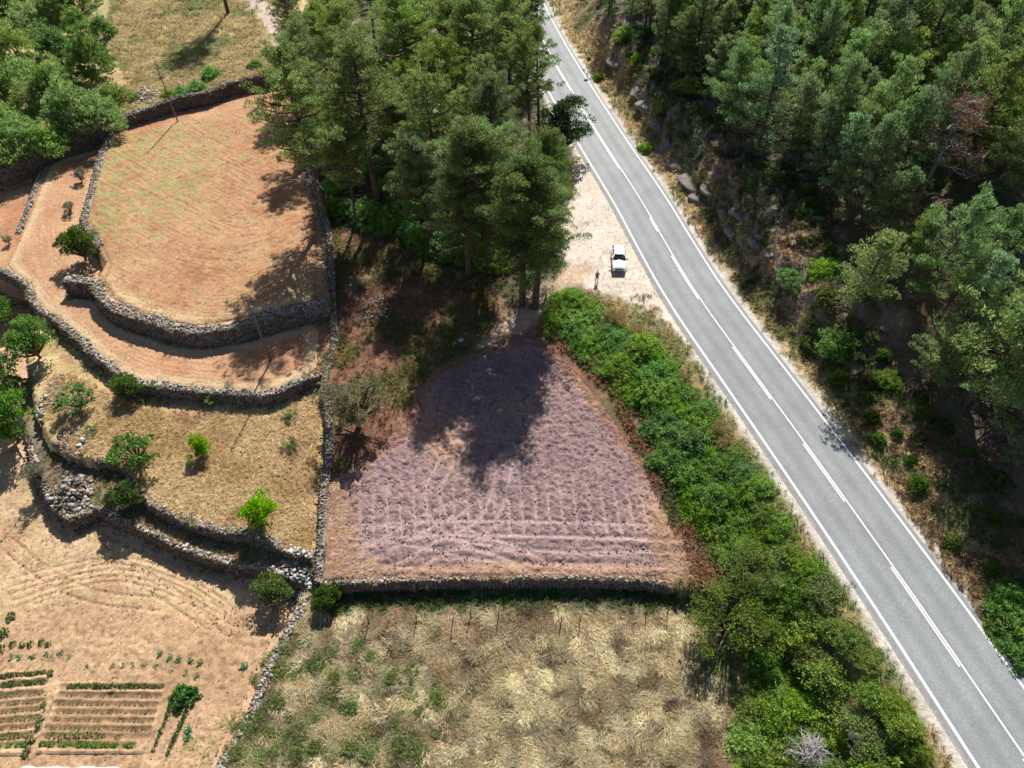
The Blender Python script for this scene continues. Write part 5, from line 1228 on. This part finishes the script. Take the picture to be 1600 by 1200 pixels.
# ------------------------------------------------------------------ the car
def car():
    b = ground(966, 411); b[2] = gz(b[0], b[1])
    root = empty("parked_car", b, "white five-door car parked on the pale gravel lay-by facing the viewer", "car", rz=radians(-4))
    paint = mat_plain("white paint", (.80, .80, .79), .25); paint.node_tree.nodes["Principled BSDF"].inputs["Coat Weight"].default_value = .6
    glass = mat_plain("dark glass", (.012, .025, .035), .12); blk = mat_plain("black plastic", (.02, .02, .022), .5); rub = mat_plain("tyre rubber", (.015, .015, .015), .85)
    met = mat_plain("alloy", (.45, .45, .46), .3, .9); lamp = mat_plain("lamp lens", (.55, .57, .58), .12); redl = mat_plain("red lens", (.35, .02, .02), .2)
    # front is -y. stations along y: (y, half width at sill, belt half width, sill z, belt z)
    st = [(-2.12, .62, .58, .34, .60), (-2.05, .76, .70, .26, .74), (-1.8, .84, .78, .22, .84), (-1.3, .87, .82, .22, .93), (-.75, .88, .84, .22, .99), (0, .89, .85, .22, 1.01), (.8, .89, .85, .22, 1.03), (1.5, .88, .83, .22, 1.04), (1.95, .84, .77, .26, 1.02), (2.12, .74, .70, .34, .90)]
    mb = MB(); V = []; 
    for y, w0, w1, z0, z1 in st:
        V += [(-w0*.8, y, z0), (-w0, y, z0+.12), (-w0*1.0, y, (z0+z1)*.52), (-w1, y, z1-.05), (-w1*.86, y, z1), (0, y, z1+.035), (w1*.86, y, z1), (w1, y, z1-.05), (w0, y, (z0+z1)*.52), (w0, y, z0+.12), (w0*.8, y, z0)]
    k = 11; Q = [(i*k+j, (i+1)*k+j, (i+1)*k+(j+1) % k, i*k+(j+1) % k) for i in range(len(st)-1) for j in range(k)]
    mb.add(V, Q, None)
    for s, base in ((0, 0), (1, (len(st)-1)*k)):
        f = [base+j for j in range(k)]
        T = [(f[0], f[j], f[j+1]) if s else (f[0], f[j+1], f[j]) for j in range(1, k-1)]; mb.add(np.array(V), None, T)
    me = mb.mesh("body", True); body = obj("body", me, paint, root)
    # greenhouse: glass lower band, painted roof
    gh = [(-.78, .80, .99, .80, .995), (-.12, .79, 1.0, .66, 1.40), (.35, .79, 1.02, .65, 1.46), (1.1, .78, 1.03, .64, 1.46), (1.62, .76, 1.03, .62, 1.38), (2.0, .74, 1.02, .70, 1.08)]
    V = []
    for y, w0, z0, w1, z1 in gh: V += [(-w0, y, z0), (-w1, y, z1), (w1, y, z1), (w0, y, z0)]
    Q = []; QR = []
    for i in range(len(gh)-1):
        Q += [(i*4, i*4+1, (i+1)*4+1, (i+1)*4), (i*4+2, i*4+3, (i+1)*4+3, (i+1)*4+2)]; (Q if i in (0, 4) else QR).append((i*4+1, i*4+2, (i+1)*4+2, (i+1)*4+1))
    mb = MB(); mb.add(V, Q); obj("windows", mb.mesh("windows"), glass, root)
    mb = MB(); Vr = np.array(V)
    rv = []
    for i in (1, 2, 3, 4):
        y, w0, z0, w1, z1 = gh[i]; rv += [(-w1-.03, y, z1-.04), (-w1*.9, y, z1+.03), (0, y, z1+.06), (w1*.9, y, z1+.03), (w1+.03, y, z1-.04)]
    mb.add(rv, [(i*5+j, i*5+j+1, (i+1)*5+j+1, (i+1)*5+j) for i in range(3) for j in range(4)])
    for s in (-1, 1):
        for y0, z0, w0, y1, z1, w1 in ((-.80, 1.0, .81, -.12, 1.39, .68), (.42, 1.0, .81, .42, 1.44, .67), (1.18, 1.0, .80, 1.2, 1.44, .66), (2.0, 1.0, .755, 1.62, 1.38, .64)):
            mb.tube([[s*w0, y0, z0], [s*w1, y1, z1]], .045, 4)
    obj("roof", mb.mesh("roof", True), paint, root)
    for s in (-1, 1):
        mb = MB(); mb.tube([[s*.66, .1, 1.52], [s*.64, 1.45, 1.50]], .022, 5); obj("roof_rail", mb.mesh("roof_rail"), met, root)
        mb = MB(); mb.box((s*1.0, -.55, 1.05), (.22, .12, .15), taper=.8); mb.box((s*.88, -.55, 1.0), (.1, .06, .05)); obj("side_mirror", mb.mesh("side_mirror"), blk, root)
        mb = MB(); mb.tube([[s*.52, -2.13, .66], [s*.60, -2.08, .70], [s*.74, -1.93, .75], [s*.80, -1.74, .80]], [.05, .09, .09, .035], 8); obj("headlight", mb.mesh("headlight", True), lamp, root)
        mb = MB(); mb.box((s*.74, 2.06, .86), (.14, .14, .3)); obj("tail_light", mb.mesh("tail_light"), redl, root)
        for y in (-1.32, 1.32):
            wr = bpy.data.objects.new("wheel", None); C.objects.link(wr); wr.parent = root; wr.location = (s*.80, y, .32)
            mb = MB(); a_ = [(-.1, .24), (-.1, .30), (-.07, .32), (.07, .32), (.1, .30), (.1, .24)]
            Vt = [(x, r_*cos(2*pi*q/18), r_*sin(2*pi*q/18)) for x, r_ in a_ for q in range(18)]
            mb.add(Vt, [(i*18+q, i*18+(q+1) % 18, (i+1)*18+(q+1) % 18, (i+1)*18+q) for i in range(5) for q in range(18)]); obj("tyre", mb.mesh("tyre", True), rub, wr)
            mb = MB(); mb.tube([[-.03, 0, 0], [.03, 0, 0]], .23, 14)
            for q in range(5): mb.tube([[s*.05, 0, 0], [s*.07, .2*cos(q*1.257), .2*sin(q*1.257)]], .03, 4)
            obj("rim", mb.mesh("rim"), met, wr)
    mb = MB(); mb.box((0, -2.10, .66), (.95, .08, .13)); mb.box((0, -2.09, .40), (1.2, .1, .18)); obj("grille", mb.mesh("grille"), blk, root)
    mb = MB(); mb.box((0, -2.15, .50), (.50, .02, .11)); obj("licence_plate", mb.mesh("licence_plate"), mat_plain("plate", (.6, .6, .6), .5), root)
    mb = MB(); mb.tube([[-.6, -.80, 1.02], [-.1, -.72, 1.055]], .012, 4); mb.tube([[.1, -.82, 1.02], [.6, -.74, 1.055]], .012, 4); obj("wipers", mb.mesh("wipers"), blk, root)
    mb = MB()
    for s in (-1, 1):
        for y in (-.3, .85): mb.tube([[s*.885, y+.25, .88], [s*.885, y+.42, .88]], .018, 4)
    obj("door_handles", mb.mesh("door_handles"), met, root)
car()

# ------------------------------------------------------------------ the person
def person():
    b = ground(932, 441)
    root = empty("person", b, "person in grey top and dark trousers standing by the white car, arms bent forward", "person", rz=.25)
    def skin(name, pts, edges, rad, mat, sub=2):
        me = bpy.data.meshes.new(name); me.from_pydata([tuple(p) for p in pts], edges, []); o = bpy.data.objects.new(name, me); C.objects.link(o); o.parent = root
        md = o.modifiers.new("skin", 'SKIN'); me.skin_vertices[0].data[0].use_root = True
        for i, r in enumerate(rad): me.skin_vertices[0].data[i].radius = (r, r) if np.isscalar(r) else r
        o.modifiers.new("sub", 'SUBSURF').render_levels = sub; o.modifiers["sub"].levels = sub; me.materials.append(mat); return o
    sk = mat_plain("skin", (.42, .26, .18), .55); tr = mat_plain("dark trousers", (.02, .022, .03), .85, 0, 20); sh = mat_plain("grey shirt", (.16, .17, .19), .85, 0, 20); hr = mat_plain("dark hair", (.015, .012, .01), .7); shoe = mat_plain("dark shoes", (.015, .015, .015), .6)
    # front faces -y; whole body one surface
    P = [(0, 0, .95), (0, .0, 1.12), (0, .01, 1.30), (0, .01, 1.42), (0, -.01, 1.50), (0, -.02, 1.58), (0, -.02, 1.68)]
    E = [(i, i+1) for i in range(6)]; Rr = [(.14, .11), (.13, .10), (.16, .11), (.12, .08), (.05, .05), (.075, .09), (.06, .075)]
    for s in (-1, 1):
        n = len(P); P += [(s*.10, 0, .88), (s*.13, -.02, .50), (s*.15, .01, .09), (s*.16, -.13, .04)]; E += [(0, n), (n, n+1), (n+1, n+2), (n+2, n+3)]; Rr += [.09, .058, .04, .035]
        n = len(P); P += [(s*.19, .01, 1.39), (s*.25, .03, 1.14), (s*.16, -.20, 1.10), (s*.12, -.27, 1.13)]; E += [(3, n), (n, n+1), (n+1, n+2), (n+2, n+3)]; Rr += [.055, .042, .03, .026]
        for q in range(4):
            m = len(P); P += [(s*(.12-.02*q+.01), -.31-.004*q, 1.16-.018*q), (s*(.10-.02*q+.01), -.345, 1.155-.018*q)]; E += [(n+3, m), (m, m+1)]; Rr += [.009, .007]
        m = len(P); P += [(s*.10, -.27, 1.17), (s*.085, -.30, 1.185)]; E += [(n+3, m), (m, m+1)]; Rr += [.01, .008]
    skin("body", P, E, Rr, sk)
    skin("trousers", [(0, 0, .97), (-.10, 0, .86), (-.13, -.02, .50), (-.15, .01, .12), (.10, 0, .86), (.13, -.02, .50), (.15, .01, .12), (0, 0, 1.03)], [(0, 1), (1, 2), (2, 3), (0, 4), (4, 5), (5, 6), (0, 7)], [(.165, .125), .105, .075, .06, .105, .075, .06, (.15, .115)], tr)
    skin("shirt", [(0, .0, 1.12), (0, .01, 1.30), (0, .01, 1.41), (0, 0, 1.46), (-.20, .01, 1.38), (-.25, .03, 1.16), (-.21, -.10, 1.12), (.20, .01, 1.38), (.25, .03, 1.16), (.21, -.10, 1.12), (0, 0, 1.0)], [(0, 1), (1, 2), (2, 3), (2, 4), (4, 5), (5, 6), (2, 7), (7, 8), (8, 9), (0, 10)], [(.15, .12), (.18, .13), (.14, .10), .065, .07, .056, .046, .07, .056, .046, (.165, .13)], sh)
    skin("hair", [(0, .03, 1.62), (0, .02, 1.69), (0, -.02, 1.725)], [(0, 1), (1, 2)], [(.078, .07), (.088, .088), (.06, .07)], hr, 1)
    for s in (-1, 1): skin("shoe", [(s*.15, .04, .05), (s*.158, -.07, .045), (s*.165, -.17, .035)], [(0, 1), (1, 2)], [.052, .05, .036], shoe, 1)
    mb = MB()
    for s in (-1, 1): mb.box((s*.033, -.115, 1.605), (.022, .008, .01))
    obj("eyes", mb.mesh("eyes"), hr, root)
    mb = MB(); mb.box((0, -.125, 1.575), (.025, .035, .045), taper=.5); mb.box((0, -.108, 1.535), (.045, .01, .01)); obj("nose", mb.mesh("nose"), sk, root)
person()
for o_ in bpy.data.objects:
    if o_.get("label") and len(o_["label"].split()) > 16: print("LONG", o_.name, o_["label"])
print("objects", len(bpy.data.objects))
